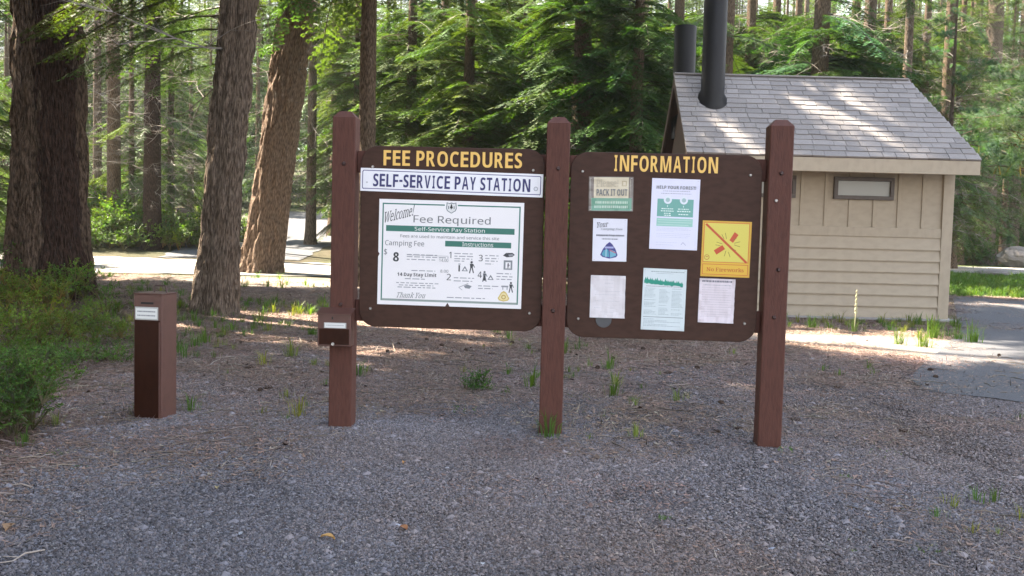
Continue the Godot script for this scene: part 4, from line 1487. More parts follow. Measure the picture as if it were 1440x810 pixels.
func crown_xf(base: Vector3, H: float, hb: float, R: float, lean: Vector2, per_m: float, prune: bool, long := 1.0) -> Array:
	var xs := [[], [], []]
	var y := hb
	while y < H - 0.2:
		var t := (y - hb) / (H - hb)
		var prof := pow(1.0 - t, 0.75) * (0.55 + 0.45 * smoothstep(0.0, 0.18, t))
		var len := maxf(0.5, R * prof * rf(0.6, 1.12)) * long
		var az := rf(0.0, TAU)
		var pitch := lerpf(-0.28, 0.45, t) + rf(-0.16, 0.16)
		var p := base + Vector3(lean.x * y, y, lean.y * y)
		var ok := true
		if prune:
			var d := Vector3(cos(az) * cos(pitch), sin(pitch), sin(az) * cos(pitch))
			for k in [0.25, 0.5, 0.75, 1.0]:
				if ok and sunlit_needed(p + d * len * k): ok = rng.randf() < 0.02
		if ok: xs[rng.randi() % 3].append(bough_xf(p - base, az, pitch, len, 3.0, rf(-0.25, 0.25)))
		y += rf(0.5, 1.5) / per_m
	return xs

func conifer(called: String, label: String, group: String, base: Vector3, H: float, hb: float, R: float, r0: float, o := {}) -> Node3D:
	var t := thing(called, base, label, "tree", group)
	var lean: Vector2 = o.get("lean", Vector2.ZERO)
	var bark: int = o.get("bark", 0)
	var seg: int = o.get("seg", 12)
	var key := "%d_%.2f" % [seg, r0]
	var tm: ArrayMesh
	if seg <= 12:
		if not cache.has(key): cache[key] = trunk_mesh(1.0, 1.0, 0.2, Vector2.ZERO, 12, 20, 0.0, 0.3, r0)
		tm = trunk_mesh(H, r0, r0 * 0.12, lean, 12, 24, r0 * 0.12, 0.35, base.x)
	else:
		tm = trunk_mesh(H, r0, r0 * 0.25, lean, seg, o.get("rings", 260), o.get("amp", 0.05), o.get("flare", 0.35), base.x, o.get("bend", 0.0))
	part("trunk", tm, M.bark[bark], t)
	var tint: Color = o.get("tint", Color(1, 1, 1))
	var crown := Node3D.new()
	crown.name = "crown"
	t.add_child(crown)
	if o.get("kind", "fir") == "pine":
		var xs := []
		var cs := []
		var y := hb
		while y < H - 0.3:
			var f := (y - hb) / (H - hb)
			xs.append(bough_xf(Vector3(lean.x * y, y, lean.y * y), rf(0, TAU), rf(-0.15, 0.5), R * (1.05 - f * 0.7) * rf(0.6, 1.1), 2.0))
			cs.append(leaf_tint(tint))
			y += rf(0.5, 1.5) / float(o.get("per_m", 6.0))
		many("boughs", PINE, xs, cs, crown)
	else:
		var xs := crown_xf(base, H, hb, R, lean, o.get("per_m", 7.0), o.get("prune", true), o.get("long", 1.0))
		for e in o.get("extra", []): xs[0].append(e)
		for k in 3:
			var cs := []
			for q in xs[k]: cs.append(leaf_tint(tint))
			if xs[k].size(): many("boughs", LOD[o.get("lod", 0 if base.z > -20.0 else (1 if base.z > -41.0 else 2))][k], xs[k], cs, crown)
	var nd: int = o.get("dead", 0)
	if nd > 0:
		var xs := []
		var cs := []
		for k in nd:
			var y := rf(o.get("dead_lo", 1.6), maxf(hb + 2.0, o.get("dead_hi", hb + 2.0)))
			xs.append(bough_xf(Vector3(lean.x * y, y, lean.y * y), rf(0, TAU), rf(-0.5, 0.2), rf(0.8, 2.4), 1.8, rf(0, TAU)))
			cs.append(Color(1, 1, 1) * rf(0.7, 1.3))
		many("dead_twigs", DEAD[nd % 2], xs, cs, t)
	return t

func beside(p: Vector3) -> String:
	if p.x < -11.0: return "behind the camp pitch"
	if p.x < -2.0: return "beside the paved camp spur"
	if p.x < 5.0: return "in the woods behind the notice board"
	if p.x < 14.0: return "in the woods behind the toilet building"
	return "in the woods behind the boulder"

func at_px(px: float, z: float) -> Vector3:     # ground point below that column of the photo
	var p := zp(px, 320.0, z)
	return on_ground(p.x, z)

func build_forest() -> void:
	make_plant_shapes()
	# boughs that stand in the sun
	for q in [[zp(215, 30, -13.7), 1.2], [zp(270, 70, -13.7), 1.1], [zp(250, 10, -13.6), 1.2], [zp(640, 90, -27.5), 2.3], [zp(600, 160, -28.0), 2.0], [zp(700, 60, -27.0), 1.8], [zp(690, 195, -24.5), 1.0], [zp(50, 250, -24), 1.6], [zp(210, 290, -33.5), 2.0], [zp(1260, 120, -33.0), 2.0], [zp(1350, 90, -24.0), 1.2], [zp(560, 40, -36.0), 2.5], [zp(150, 200, -40.0), 2.5], [zp(800, 230, -26.0), 1.2], [zp(1050, 60, -34.0), 2.0], [zp(1120, 75, -31.0), 2.0]]:
		lit_balls.append(q)
	for k in 70:  # random sun gaps opened in the crowns to dapple the woods
		lit_balls.append([zp(rf(-20, 1460), rf(-10, 300), rf(-52.0, -25.0)), rf(1.0, 2.2)])
	# the roof has a few patches of sun
	for q in [[1160, 152, -16.1], [1230, 160, -16.0], [1080, 205, -15.2], [1200, 212, -15.12], [1300, 218, -15.05]]:
		lit_balls.append([zp(q[0], q[1], q[2]), 0.30])
	# big trees in front of the road
	var b1 := gp(72, 412)
	var t1 := conifer("pine_tree", "massive old conifer with a trunk darker along its right side", "", b1, 31.0, 6.5, 5.2, 0.49, {"seg": 112, "rings": 300, "amp": 0.085, "flare": 0.28, "lean": Vector2(-0.006, 0.0), "bark": 4, "per_m": 16.0})
	part("dark_half", trunk_mesh(26.0, 0.29, 0.08, Vector2(-0.035, -0.006), 72, 240, 0.07, 0.6, 4.0), M.bark[3], t1, Vector3(0.27, 0, 0.27)).set_meta("label", "darker right side of the trunk")  # darker stem sunk into the trunk for its dark right half
	var b2 := gp(300, 441)
	var ex := []
	for q in [[4.0, PI * 0.95, -0.16, 2.2], [4.25, PI * 0.86, -0.18, 2.4], [4.5, PI * 0.98, -0.2, 2.5], [4.7, PI * 0.80, -0.22, 2.3], [3.6, PI * 0.92, -0.16, 1.5], [3.35, PI * 1.0, -0.12, 1.2], [4.9, PI * 0.92, -0.22, 2.8], [4.15, PI * 1.06, -0.2, 2.1], [4.6, PI * 0.9, -0.17, 2.6], [3.8, PI * 0.88, -0.14, 1.8]]:
		ex.append(bough_xf(Vector3(0.075 * q[0], q[0], 0), q[1], q[2], q[3], 3.0))
	conifer("pine_tree", "straight conifer with furrowed grey bark standing behind the free-standing fee pillar", "", b2, 28.0, 5.6, 4.4, 0.255, {"seg": 96, "rings": 300, "amp": 0.062, "flare": 0.34, "lean": Vector2(0.075, 0.0), "bark": 1, "per_m": 16.0, "extra": ex, "dead": 14, "dead_lo": 3.2, "dead_hi": 5.5, "tint": Color(1.1, 1.06, 0.92)})
	var b3 := gp(367, 384)
	conifer("pine_tree", "leaning orange-barked pine at the edge of the gravel road", "", b3, 30.0, 8.5, 4.6, 0.47, {"seg": 96, "rings": 280, "amp": 0.09, "flare": 0.16, "lean": Vector2(0.125, 0.0), "bark": 2, "per_m": 7.0, "dead": 16, "dead_lo": 4.0, "dead_hi": 8.0})
	conifer("pine_tree", "tall brown conifer rising behind the top left corner of the fee panel", "", at_px(514, -20.6), 27.0, 7.0, 5.6, 0.19, {"per_m": 20.0, "lod": 1, "bark": 0, "seg": 24, "rings": 60, "amp": 0.025})  # depth and dense crown chosen to shade the toilet roof
	# trees out of the frame whose crowns shade the lot
	for q in [[-11.5, -10.5, 27.0], [-15.0, -15.0, 29.0], [-9.5, -5.0, 24.0], [-14.0, -22.0, 30.0], [-7.5, 1.0, 25.0], [-12.5, -1.5, 26.0], [-18.0, -7.0, 28.0], [-6.5, 6.5, 24.0], [-9.2, -11.6, 27.0], [-10.0, -14.5, 29.0]]:
		conifer("shade_tree", "tall conifer shading the gravel lot from beyond the undergrowth", "trees shading the lot", on_ground(q[0], q[1]), q[2], 5.0, 5.4, 0.36, {"per_m": 22.0, "lod": 1})
	# trees behind the road, seen one by one
	var far := [
		[106, -31.0, 24.0, 7.0, 2.6, 0.15, 0, 24], [137, -38.0, 26.0, 8.0, 2.8, 0.17, 1, 24], [160, -35.0, 28.0, 6.5, 3.0, 0.24, 0, 18], [214, -33.8, 27.0, 4.2, 3.0, 0.29, 3, 30],
		[437, -36.5, 25.0, 7.0, 2.8, 0.19, 1, 18], [470, -40.0, 26.0, 4.0, 3.0, 0.24, 0, 24],
		[1210, -33.0, 27.0, 6.5, 3.0, 0.25, 1, 30], [1265, -31.0, 26.0, 8.0, 2.6, 0.16, 1, 34], [1322, -36.0, 27.0, 7.5, 2.8, 0.24, 0, 30], [1358, -50.5, 30.0, 9.0, 3.2, 0.40, 1, 14], [1384, -49.5, 32.0, 9.0, 3.4, 0.52, 1, 14], [1425, -52.0, 28.0, 7.0, 3.0, 0.3, 1, 16], [30, -37.0, 27.0, 5.0, 3.2, 0.26, 0, 16],
		[1010, -27.0, 28.0, 4.5, 3.2, 0.26, 0, 14],
	]
	for q in far:
		conifer("forest_conifer", "tall %s conifer with a bare lower trunk %s" % [["brown-barked", "grey-barked", "orange-barked", "dark-barked", "dark-barked"][q[6]], beside(at_px(q[0], q[1]))], "conifers with bare trunks", at_px(q[0], q[1]), q[2], q[3], q[4], q[5], {"bark": q[6], "dead": q[7], "per_m": 5.0, "seg": 20, "rings": 60, "amp": q[5] * 0.10})
	# firs clothed to the ground
	var firs := [
		[812, -27.0, 19.0, 0.9, 3.6, 0.30, Color(0.95, 1.0, 0.95), "broad fir with drooping boughs directly behind the middle post of the board"],
		[655, -29.5, 15.0, 0.8, 3.3, 0.22, Color(1.12, 1.08, 0.9), "light green fir directly behind the fee panel"],
		[575, -32.5, 17.0, 1.0, 3.2, 0.22, Color(1.1, 1.06, 0.92), ""],
		[735, -33.5, 18.0, 1.0, 3.4, 0.24, Color(1.08, 1.05, 0.92), ""],
		[890, -25.0, 14.0, 0.7, 3.0, 0.2, Color(0.8, 1.0, 0.95), "dark green fir beside the gable of the toilet building"],
		[1143, -29.0, 20.0, 2.0, 3.4, 0.32, Color(0.8, 1.0, 1.15), "blue-green fir rising behind the shingle roof"],
		[945, -31.0, 17.0, 1.0, 3.2, 0.24, Color(0.9, 1.0, 0.9), ""], [500, -37.0, 15.0, 1.0, 3.0, 0.2, Color(1.1, 1.05, 0.85), ""], [620, -38.0, 18.0, 1.0, 3.4, 0.24, Color(1.08, 1.05, 0.92), ""], [850, -37.0, 19.0, 1.0, 3.4, 0.24, Color(1.0, 1.05, 0.9), ""],
		[1080, -37.0, 18.0, 1.0, 3.4, 0.24, Color(1.1, 1.0, 0.85), ""], [1045, -33.0, 18.0, 1.0, 3.2, 0.22, Color(1.0, 1.02, 0.95), ""], [1190, -36.0, 18.0, 1.0, 3.2, 0.22, Color(1.05, 1.02, 0.9), ""], [1235, -34.0, 17.0, 1.0, 3.0, 0.2, Color(1.05, 1.0, 0.9), ""], [1110, -42.0, 19.0, 1.0, 3.4, 0.22, Color(1.05, 1.02, 0.9), ""], [1260, -44.0, 18.0, 1.0, 3.2, 0.22, Color(1.05, 1.02, 0.9), ""], [1340, -42.0, 17.0, 1.0, 3.0, 0.2, Color(1.05, 1.02, 0.9), ""], [1400, -55.0, 17.0, 1.0, 3.4, 0.2, Color(1.05, 1.02, 0.9), ""], [1290, -40.0, 16.0, 1.5, 3.0, 0.24, Color(1.1, 1.05, 0.85), ""], [240, -40.0, 13.0, 0.6, 2.4, 0.16, Color(1.1, 1.06, 0.92), ""], [185, -36.5, 10.0, 0.5, 2.0, 0.12, Color(1.1, 1.06, 0.92), ""], [-30, -27.0, 11.0, 0.5, 2.4, 0.16, Color(1.1, 1.06, 0.92), ""],
	]
	for q in firs:
		var own: String = q[7]
		conifer("fir_tree", own if own else "near fir clothed in boughs down to the ground %s" % beside(at_px(q[0], q[1])), "" if own else "firs of the forest", at_px(q[0], q[1]), q[2], q[3], q[4], q[5], {"tint": q[6], "per_m": 24.0, "bark": 0, "seg": 16, "rings": 40, "amp": 0.02, "dead": 40 if q[0] > 1000 else 10, "dead_lo": 0.8, "dead_hi": 9.0 if q[0] > 1000 else 4.0})
	# long-needled pine at the right
	conifer("pine_tree", "long-needled young pine in front of the pale trunks right of the roof", "", at_px(1478, -23.5), 9.0, 2.4, 3.0, 0.10, {"kind": "pine", "tint": Color(1.15, 1.1, 1.0), "per_m": 9.0, "bark": 1})
	conifer("pine_tree", "slender long-needled pine hugging the end of the shingle roof", "", at_px(1330, -22.5), 7.5, 2.6, 1.3, 0.08, {"kind": "pine", "tint": Color(1.0, 1.1, 1.05), "per_m": 8.0, "bark": 1})
	# fill, row by row
	var z := -42.0
	var row := 0
	while z > -60.0:
		var half := -z * 0.53 + 7.0
		var x := -half + rf(0.0, 3.0)
		while x < half:
			var p := on_ground(x + rf(-1.2, 1.2), z + rf(-2.0, 2.0))
			var clear := false
			for s in M.pitch:
				if Vector2((p.x - s[0]) / (s[2] + 1.0), (p.z - s[1]) / (s[3] + 1.0)).length() < 1.0: clear = true
			if p.x > 11.0 and p.z > -47.5: clear = true
			if p.x > -13.0 and p.x < -6.0 and p.z > -53.0: clear = true
			if not clear:
				if rng.randf() < 0.08:
					conifer("forest_conifer", "far conifer with a bare lower trunk %s" % beside(p), "conifers with bare trunks", p, rf(24, 31), rf(4.0, 8.0), rf(2.8, 3.6), rf(0.18, 0.32), {"bark": rng.randi() % 2, "dead": 14, "per_m": 4.0, "tint": leaf_tint(Color(1.15, 1.1, 0.9), 0.2)})
				else:
					conifer("fir_tree", "far fir with boughs down to the ground %s" % beside(p), "firs of the forest", p, rf(9, 17), rf(0.5, 1.4), rf(2.4, 3.4), rf(0.14, 0.24), {"per_m": 18.0, "dead": 4, "tint": leaf_tint(Color(1.1, 1.06, 0.92), 0.2)})
			x += rf(2.6, 4.0)
		z -= 5.0
		row += 1
	# the far wood, one mass
	var wood := Node3D.new()
	wood.name = "distant_forest"
	tag(wood, "hazy green mass of distant conifers closing the view", "forest", "", "stuff")
	add_child(wood)
	var all := [[], [], []]
	var tr := []
	z = -64.0
	while z > -105.0:
		var half := -z * 0.55 + 8.0
		var x := -half + rf(0.0, 3.0)
		while x < half:
			var p := on_ground(x + rf(-1.5, 1.5), z + rf(-3.0, 3.0))
			var H := rf(20, 30)
			var c := crown_xf(p, H, rf(0.6, 2.5), rf(3.2, 4.4), Vector2.ZERO, 13.0, false)
			for k in 3:
				for q in c[k]: all[k].append(Transform3D(q.basis, q.origin + p))
			tr.append(Transform3D(Basis.from_scale(Vector3(0.19, H, 0.19)), p))
			x += rf(2.4, 3.8) if x < 4.0 else rf(1.7, 2.8)
		z -= 7.0
	for k in 3:
		var cs := []
		for q in all[k]: cs.append(leaf_tint(Color(1.15, 1.1, 0.9), 0.3))
		many("boughs", LOD[2][k], all[k], cs, wood)
	var mb := MB.new()
	mb.tube([Vector3(0, -0.02, 0), Vector3(0, 1, 0)], [1.0, 0.15], 8, false)
	var tc := []
	for q in tr: tc.append(Color(1, 1, 1))
	mb.col = Color(0.2, 0.16, 0.12)
	many("trunks", mb.mesh(M.bark[0], true, false, true), tr, tc, wood)

# ------------------------------------------------------------------ low plants and litter
func shrub(called: String, label: String, group: String, at: Vector3, w: float, h: float, n: int, tint: Color, kind := 0) -> void:
	var o := thing(called, at, label, "shrub", group)
	var xs := []
	var cs := []
	for i in n:
		var a := rf(0, TAU)
		var r := sqrt(rng.randf()) * w * 0.5
		var y := rf(0.12, 1.0) * h * (1.0 - 0.45 * pow(2.0 * r / w, 2.0))
		var s := rf(0.7, 1.25) * clampf(h * 1.1, 0.32, 1.2)
		xs.append(Transform3D(Basis.from_euler(Vector3(rf(-0.5, 0.5), rf(0, TAU), rf(-0.5, 0.5))).scaled(Vector3.ONE * s), Vector3(cos(a) * r, y, sin(a) * r)))
		cs.append(leaf_tint(tint, 0.3))
	many("foliage", CLUMP[kind], xs, cs, o)
	var b := MB.new()
	for k in 6:
		var q: Vector3 = xs[k % xs.size()].origin
		b.tube([Vector3(q.x * 0.2, -0.05, q.z * 0.2), Vector3(q.x * 0.6, q.y * 0.6, q.z * 0.6), q], [0.006, 0.004, 0.002] if kind == 2 else [0.012, 0.009, 0.004], 4, false)
	part("stems", b.mesh(), M.bark[0], o)

func build_ground_cover() -> void:
	# understory beyond the road
	var green := Color(1.2, 1.2, 0.95)
	for q in [[15, 345, 2.6, 2.2, 70], [40, 330, 2.2, 1.7, 50], [150, 348, 2.2, 1.3, 50], [190, 346, 2.4, 1.7, 60], [225, 347, 2.2, 1.0, 45], [262, 346, 2.4, 0.8, 45], [130, 335, 2.2, 2.2, 60], [170, 320, 2.4, 2.0, 50], [300, 338, 2.0, 0.8, 40], [205, 300, 2.6, 2.2, 50], [300, 285, 3.0, 1.8, 50], [335, 290, 3.0, 2.0, 50], [440, 292, 3.0, 1.6, 50], [470, 290, 3.0, 2.2, 50], [245, 347, 2.4, 1.1, 60], [280, 347, 2.4, 1.2, 60], [175, 349, 2.4, 1.3, 60], [310, 345, 2.4, 1.5, 60], [25, 352, 2.4, 1.6, 60], [60, 350, 2.4, 1.2, 50]]:
		shrub("shrub", "leafy green shrub in the understory across the road", "shrubs across the road", gp(q[0], q[1]), q[2], q[3], q[4], leaf_tint(green, 0.15), rng.randi() % 2)
	for q in [[1345, 362, 1.6, 2.3, 50, Color(1.5, 1.5, 0.8)], [1362, 368, 2.8, 1.5, 60, Color(0.95, 1.2, 0.95)], [1390, 364, 3.2, 1.6, 70, Color(0.9, 1.15, 0.9)], [1425, 358, 3.0, 2.2, 60, Color(0.8, 1.0, 0.85)]]:
		shrub("shrub", "green shrub at the foot of the pale trunks by the boulder", "shrubs by the boulder", gp(q[0], q[1]), q[2], q[3], q[4], q[5], 1)
	for k in 26:
		var p := at_px(rf(-40, 1480), rf(-36.0, -56.0))
		if p.x > -19.0 and p.x < -5.5 and p.z > -52.0: continue
		if p.x > 11.0 and p.z > -47.0: continue
		shrub("shrub", "low green shrub on the forest floor %s" % beside(p), "forest floor shrubs", p, rf(2.0, 3.6), rf(0.8, 2.2), 45, leaf_tint(Color(1.15, 1.15, 0.9), 0.25), rng.randi() % 2)
	for q in [[560, -23.0, 2.4, 1.8], [640, -24.0, 2.6, 1.6], [720, -23.5, 2.4, 2.0], [800, -22.0, 2.4, 1.7], [870, -21.5, 2.4, 2.0], [935, -21.0, 2.2, 2.2]]:
		shrub("shrub", "dense shrub in the dim gap behind the notice board", "shrubs behind the board", at_px(q[0], q[1]), q[2], q[3], 60, leaf_tint(Color(1.1, 1.15, 0.9), 0.2), rng.randi() % 2)
	# left undergrowth
	shrub("fern_clump", "feathery green plant spilling over the gravel edge in the foreground", "", gp(-18, 612), 0.72, 0.5, 70, Color(1.1, 1.2, 1.05), 2)
	for q in [[8, 545, 1.0, 0.34, 40], [40, 525, 1.0, 0.24, 34], [95, 505, 1.0, 0.18, 26], [20, 480, 1.2, 0.34, 44], [75, 465, 1.3, 0.30, 44], [140, 478, 1.1, 0.20, 30], [165, 505, 0.8, 0.12, 16]]:
		shrub("herb_clump", "low leafy herbs on the mound below the massive old conifer", "herbs on the mound", gp(q[0], q[1]), q[2], q[3], q[4], leaf_tint(Color(1.35, 1.35, 0.95), 0.15), 1)
	for q in [[10, 440, 1.3, 0.5, 34], [50, 432, 1.2, 0.5, 34], [22, 408, 1.5, 0.6, 36], [105, 428, 0.9, 0.5, 18], [150, 442, 0.8, 0.32, 16], [-5, 500, 0.9, 0.4, 24], [70, 490, 0.9, 0.3, 20], [35, 465, 1.1, 0.4, 26], [120, 462, 0.9, 0.28, 18]]:
		shrub("shrub", "small leafy shrub at the foot of the massive old conifer", "shrubs below the old conifer", gp(q[0], q[1]), q[2], q[3], q[4], leaf_tint(Color(1.35, 1.38, 0.9), 0.15), 1)
	# weeds in the lot
	for q in [[676, 549, 0.20, 0.10, 0, Color(0.75, 1.1, 0.8)], [656, 584, 0.16, 0.06, 1, Color(1.0, 1.2, 0.8)], [707, 556, 0.1, 0.06, 1, Color(1.0, 1.2, 0.8)], [1104, 637, 0.10, 0.03, 1, Color(1.2, 1.7, 0.6)], [935, 733, 0.05, 0.02, 1, Color(1.2, 1.6, 0.6)], [1190, 674, 0.07, 0.02, 1, Color(1.2, 1.4, 0.6)], [1196, 776, 0.16, 0.02, 1, Color(1.3, 1.35, 0.8)], [1312, 778, 0.15, 0.02, 1, Color(1.3, 1.35, 0.7)], [1288, 722, 0.14, 0.01, 1, Color(1.0, 1.2, 0.7)], [1255, 640, 0.30, 0.02, 1, Color(1.6, 1.5, 1.2)], [1228, 622, 0.22, 0.02, 1, Color(1.5, 1.45, 1.1)], [1135, 733, 0.1, 0.01, 1, Color(1.1, 1.2, 0.7)], [905, 560, 0.2, 0.02, 1, Color(1.0, 1.2, 0.9)], [845, 585, 0.22, 0.02, 1, Color(1.4, 1.3, 0.8)], [960, 545, 0.25, 0.02, 1, Color(1.5, 1.4, 1.0)], [820, 560, 0.25, 0.02, 1, Color(1.3, 1.25, 0.8)], [180, 545, 0.1, 0.02, 1, Color(1.0, 1.3, 0.8)], [82, 640, 0.1, 0.02, 1, Color(1.0, 1.3, 0.8)], [115, 660, 0.08, 0.01, 1, Color(1.0, 1.3, 0.8)]]:
		var o := thing("weed", gp(q[0], q[1]), "green weed growing out of the gravel near the posts", "weed", "weeds in the gravel")
		var xs := []
		var cs := []
		for k in 14:
			var a := rf(0, TAU)
			var r: float = sqrt(rng.randf()) * q[2] * 0.6
			xs.append(Transform3D(Basis.from_euler(Vector3(rf(-0.4, 0.4), rf(0, TAU), rf(-0.4, 0.4))).scaled(Vector3.ONE * rf(0.22, 0.36) * (q[3] * 6.0 + 0.35)), Vector3(cos(a) * r, rf(0.0, q[3]), sin(a) * r)))
			cs.append(leaf_tint(q[5], 0.2))
		many("leaf", CLUMP[1] if q[4] == 0 else TUFT[1], xs, cs, o)
	# flower stalk and grass by the toilet
	var m := thing("mullein_stalk", gp(1201, 468), "tall pale seed stalk standing in front of the clapboard wall", "plant")
	var b := MB.new()
	var stalk_path := [Vector3(0, -0.02, 0), Vector3(0.012, 0.26, 0)]
	var sr := [0.009, 0.008]
	for k in 26:
		stalk_path.append(Vector3(0.012 + 0.006 * sin(k * 1.3), 0.27 + 0.0125 * k, 0.004 * cos(k * 2.1)))
		sr.append((0.013 + 0.009 * rng.randf()) * (1.0 - 0.55 * k / 26.0))
	b.tube(stalk_path, sr, 7)
	part("stalk", b.mesh(), material(Color(0.30, 0.29, 0.17), 0.95), m)
	many("leaf", TUFT[2], [Transform3D(Basis.from_scale(Vector3.ONE * 0.6), Vector3.ZERO)], [Color(1.6, 1.5, 1.0)], m)
	for q in [[1366, 482, 0.85, Color(1.1, 1.15, 1.0)], [1345, 478, 0.55, Color(1.1, 1.2, 1.0)], [1296, 488, 0.7, Color(1.5, 1.4, 0.8)], [1262, 484, 0.6, Color(1.4, 1.4, 0.8)], [1310, 476, 0.9, Color(1.2, 1.2, 0.7)], [1140, 462, 0.6, Color(1.2, 1.3, 0.8)]]:
		var o := thing("grass_clump", gp(q[0], q[1]), "long-bladed grass clump by the corner of the toilet building", "grass clump", "grass clumps by the toilet")
		many("blade", TUFT[2], [Transform3D(Basis.from_scale(Vector3.ONE * q[2]), Vector3.ZERO), Transform3D(Basis(Vector3.UP, 2.0).scaled(Vector3.ONE * q[2] * 0.8), Vector3(0.05, 0, 0.04))], [q[3], q[3] * 0.9], o)
	# gravel stones
	var g := RandomNumberGenerator.new()
	g.seed = 77
	var patches := []
	for kk in 3:
		var pb := MB.new()
		for i in 2300:
			var r := sqrt(g.randf()) * 0.36
			var a := g.randf() * TAU
			var s := 0.003 + 0.0068 * pow(g.randf(), 2.2)
			if g.randf() < 0.0015: s *= 2.0
			var c := Vector3(cos(a) * r, s * g.randf_range(0.0, 0.5), sin(a) * r)
			var tone := g.randf_range(0.38, 1.6)
			var warm := g.randf_range(-0.08, 0.08)
			pb.col = Color(0.124 * tone * (1.0 + warm), 0.113 * tone, 0.119 * tone * (1.0 - warm))
			if g.randf() < 0.015: pb.col = Color(0.26, 0.25, 0.24)
			var ax := []
			for q in 6:
				var d: Vector3 = [Vector3.RIGHT, Vector3.LEFT, Vector3.UP, Vector3.DOWN, Vector3.BACK, Vector3.FORWARD][q]
				ax.append(c + (d + Vector3(g.randfn(), g.randfn(), g.randfn()) * 0.28) * s * Vector3(g.randf_range(0.8, 1.6), 0.75, g.randf_range(0.7, 1.3)))
			for f in [[0, 2, 4], [4, 2, 1], [1, 2, 5], [5, 2, 0], [0, 4, 3], [4, 1, 3], [1, 5, 3], [5, 0, 3]]:
				var A: Vector3 = ax[f[0]]; var B: Vector3 = ax[f[1]]; var C: Vector3 = ax[f[2]]
				var nn := (B - A).cross(C - A).normalized()
				if nn.dot((A + B + C) / 3.0 - c) < 0: nn = -nn
				pb.tri(A, B, C, nn, nn, nn)
		patches.append(pb.mesh(M.stone, true, true))
	var px_ := [[], [], []]
	var pc := [[], [], []]
	for i in 3100:
		var x := rf(-5.5, 7.0)
		var z := rf(-12.0, -3.2)
		if absf(x) > -z * 0.55 + 0.4: continue
		if rng.randf() > gravel_mask(x, z) * 1.1: continue
		if Geometry2D.is_point_in_polygon(Vector2(x, z), M.path_poly): continue
		var k := rng.randi() % 3
		px_[k].append(Transform3D(Basis(Vector3.UP, rf(0, TAU)), on_ground(x, z)))
		var t := 1.0 + 0.22 * nz.get_noise_2d(x * 25.0, z * 25.0)
		t += 0.30 * nz.get_noise_2d(x * 9.0 + 70.0, z * 9.0)
		var dust := clampf(0.25 + 1.1 * nz.get_noise_2d(x * 13.0 - 20.0, z * 13.0 + 33.0), 0.0, 0.75)
		pc[k].append(Color(t * (1.0 + 0.22 * dust), t, t * (1.0 - 0.20 * dust)))
	var gv := Node3D.new()
	gv.name = "gravel"
	tag(gv, "loose blue-grey crushed gravel spread over the lot", "gravel", "", "stuff")
	add_child(gv)
	for k in 3: many("stones", patches[k], px_[k], pc[k], gv)
	# needle litter, twigs
	var lit := []
	for kk in 2:
		var pb := MB.new()
		for i in 520:
			var r := sqrt(g.randf()) * 0.42
			var a := g.randf() * TAU
			var c := Vector3(cos(a) * r, g.randf_range(0.001, 0.010), sin(a) * r)
			var d := Vector3(g.randfn(), g.randfn() * 0.12, g.randfn()).normalized()
			var tone := g.randf_range(0.5, 1.5)
			pb.col = Color(0.235, 0.150, 0.108) * tone
			if g.randf() < 0.15: pb.col = Color(0.30, 0.25, 0.19) * tone
			var l := g.randf_range(0.02, 0.075)
			var w := g.randf_range(0.0012, 0.003)
			if g.randf() < 0.06:
				w = g.randf_range(0.006, 0.016); l = g.randf_range(0.015, 0.04)
			var s := d.cross(Vector3.UP).normalized() * w
			pb.tri(c - s, c + d * l, c + s, Vector3.UP, Vector3.UP, Vector3.UP)
			pb.tri(c - s + Vector3(0, w * 0.6, 0), c - d * l * 0.4, c + s, Vector3.UP, Vector3.UP, Vector3.UP)
		for i in 5:
			var a := g.randf() * TAU
			pb.col = Color(0.22, 0.18, 0.15) * g.randf_range(0.5, 1.5)
			var c := Vector3(cos(a), 0, sin(a)) * g.randf() * 0.4 + Vector3(0, 0.006, 0)
			var d := Vector3(g.randfn(), 0.02, g.randfn()).normalized() * g.randf_range(0.05, 0.2)
			pb.tube([c, c + d * 0.5 + Vector3(0, 0.006, 0), c + d], [0.003, 0.003, 0.0015], 4, false)
		lit.append(pb.mesh(M.stick, true, true))
	var lx := [[], []]
	var lc := [[], []]
	for i in 9000:
		var z := rf(-22.5, -4.0)
		var x := rf(-13.0, 12.0)
		if absf(x) > -z * 0.55 + 0.4: continue
		var k := rng.randi() % 2
		if rng.randf() > litter_mask(x, z) * 0.62: continue
		if x > 2.6 and x < 7.0 and z < -15.5: continue
		if rng.randf() < 0.80 and Geometry2D.is_point_in_polygon(Vector2(x, z), M.path_poly): continue
		lx[k].append(Transform3D(Basis(Vector3.UP, rf(0, TAU)).scaled(Vector3(1, 1, 1) * rf(0.8, 1.3)), on_ground(x, z) + Vector3(0, 0.003, 0)))
		var t := rf(0.75, 1.2)
		lc[k].append(Color(t, t * rf(0.92, 1.05), t * rf(0.9, 1.1)))
	var lt := Node3D.new()
	lt.name = "needle_litter"
	tag(lt, "reddish brown fallen needles and twigs under the trees", "needle litter", "", "stuff")
	add_child(lt)
	for k in 2: many("needles", lit[k], lx[k], lc[k], lt)
	# grass
	var gx := [[], [], []]
	var gc := [[], [], []]
	for i in 20000:
		var z := rf(-30.0, -4.2)
		var x := rf(-16.0, 18.0)
		if absf(x) > -z * 0.55 + 0.4: continue
		var w := nz.get_noise_2d(x * 14.0 + 11.0, z * 14.0 + 5.0)
		var d := 0.0
		var dry := 0.3
		if x < -2.6 and z > -16.0:
			d = clampf(0.55 * smoothstep(-3.0, -4.6, x + 0.4 * w + 0.16 * (z + 5.0)) + 0.35 * w, 0.0, 0.9)
			dry = 0.35
		if z < -9.0 and z > -16.5 and x < 3.0:
			d = maxf(d, 0.28 * smoothstep(0.1, 0.45, w + 0.25 * smoothstep(-1.5, -3.5, x)))
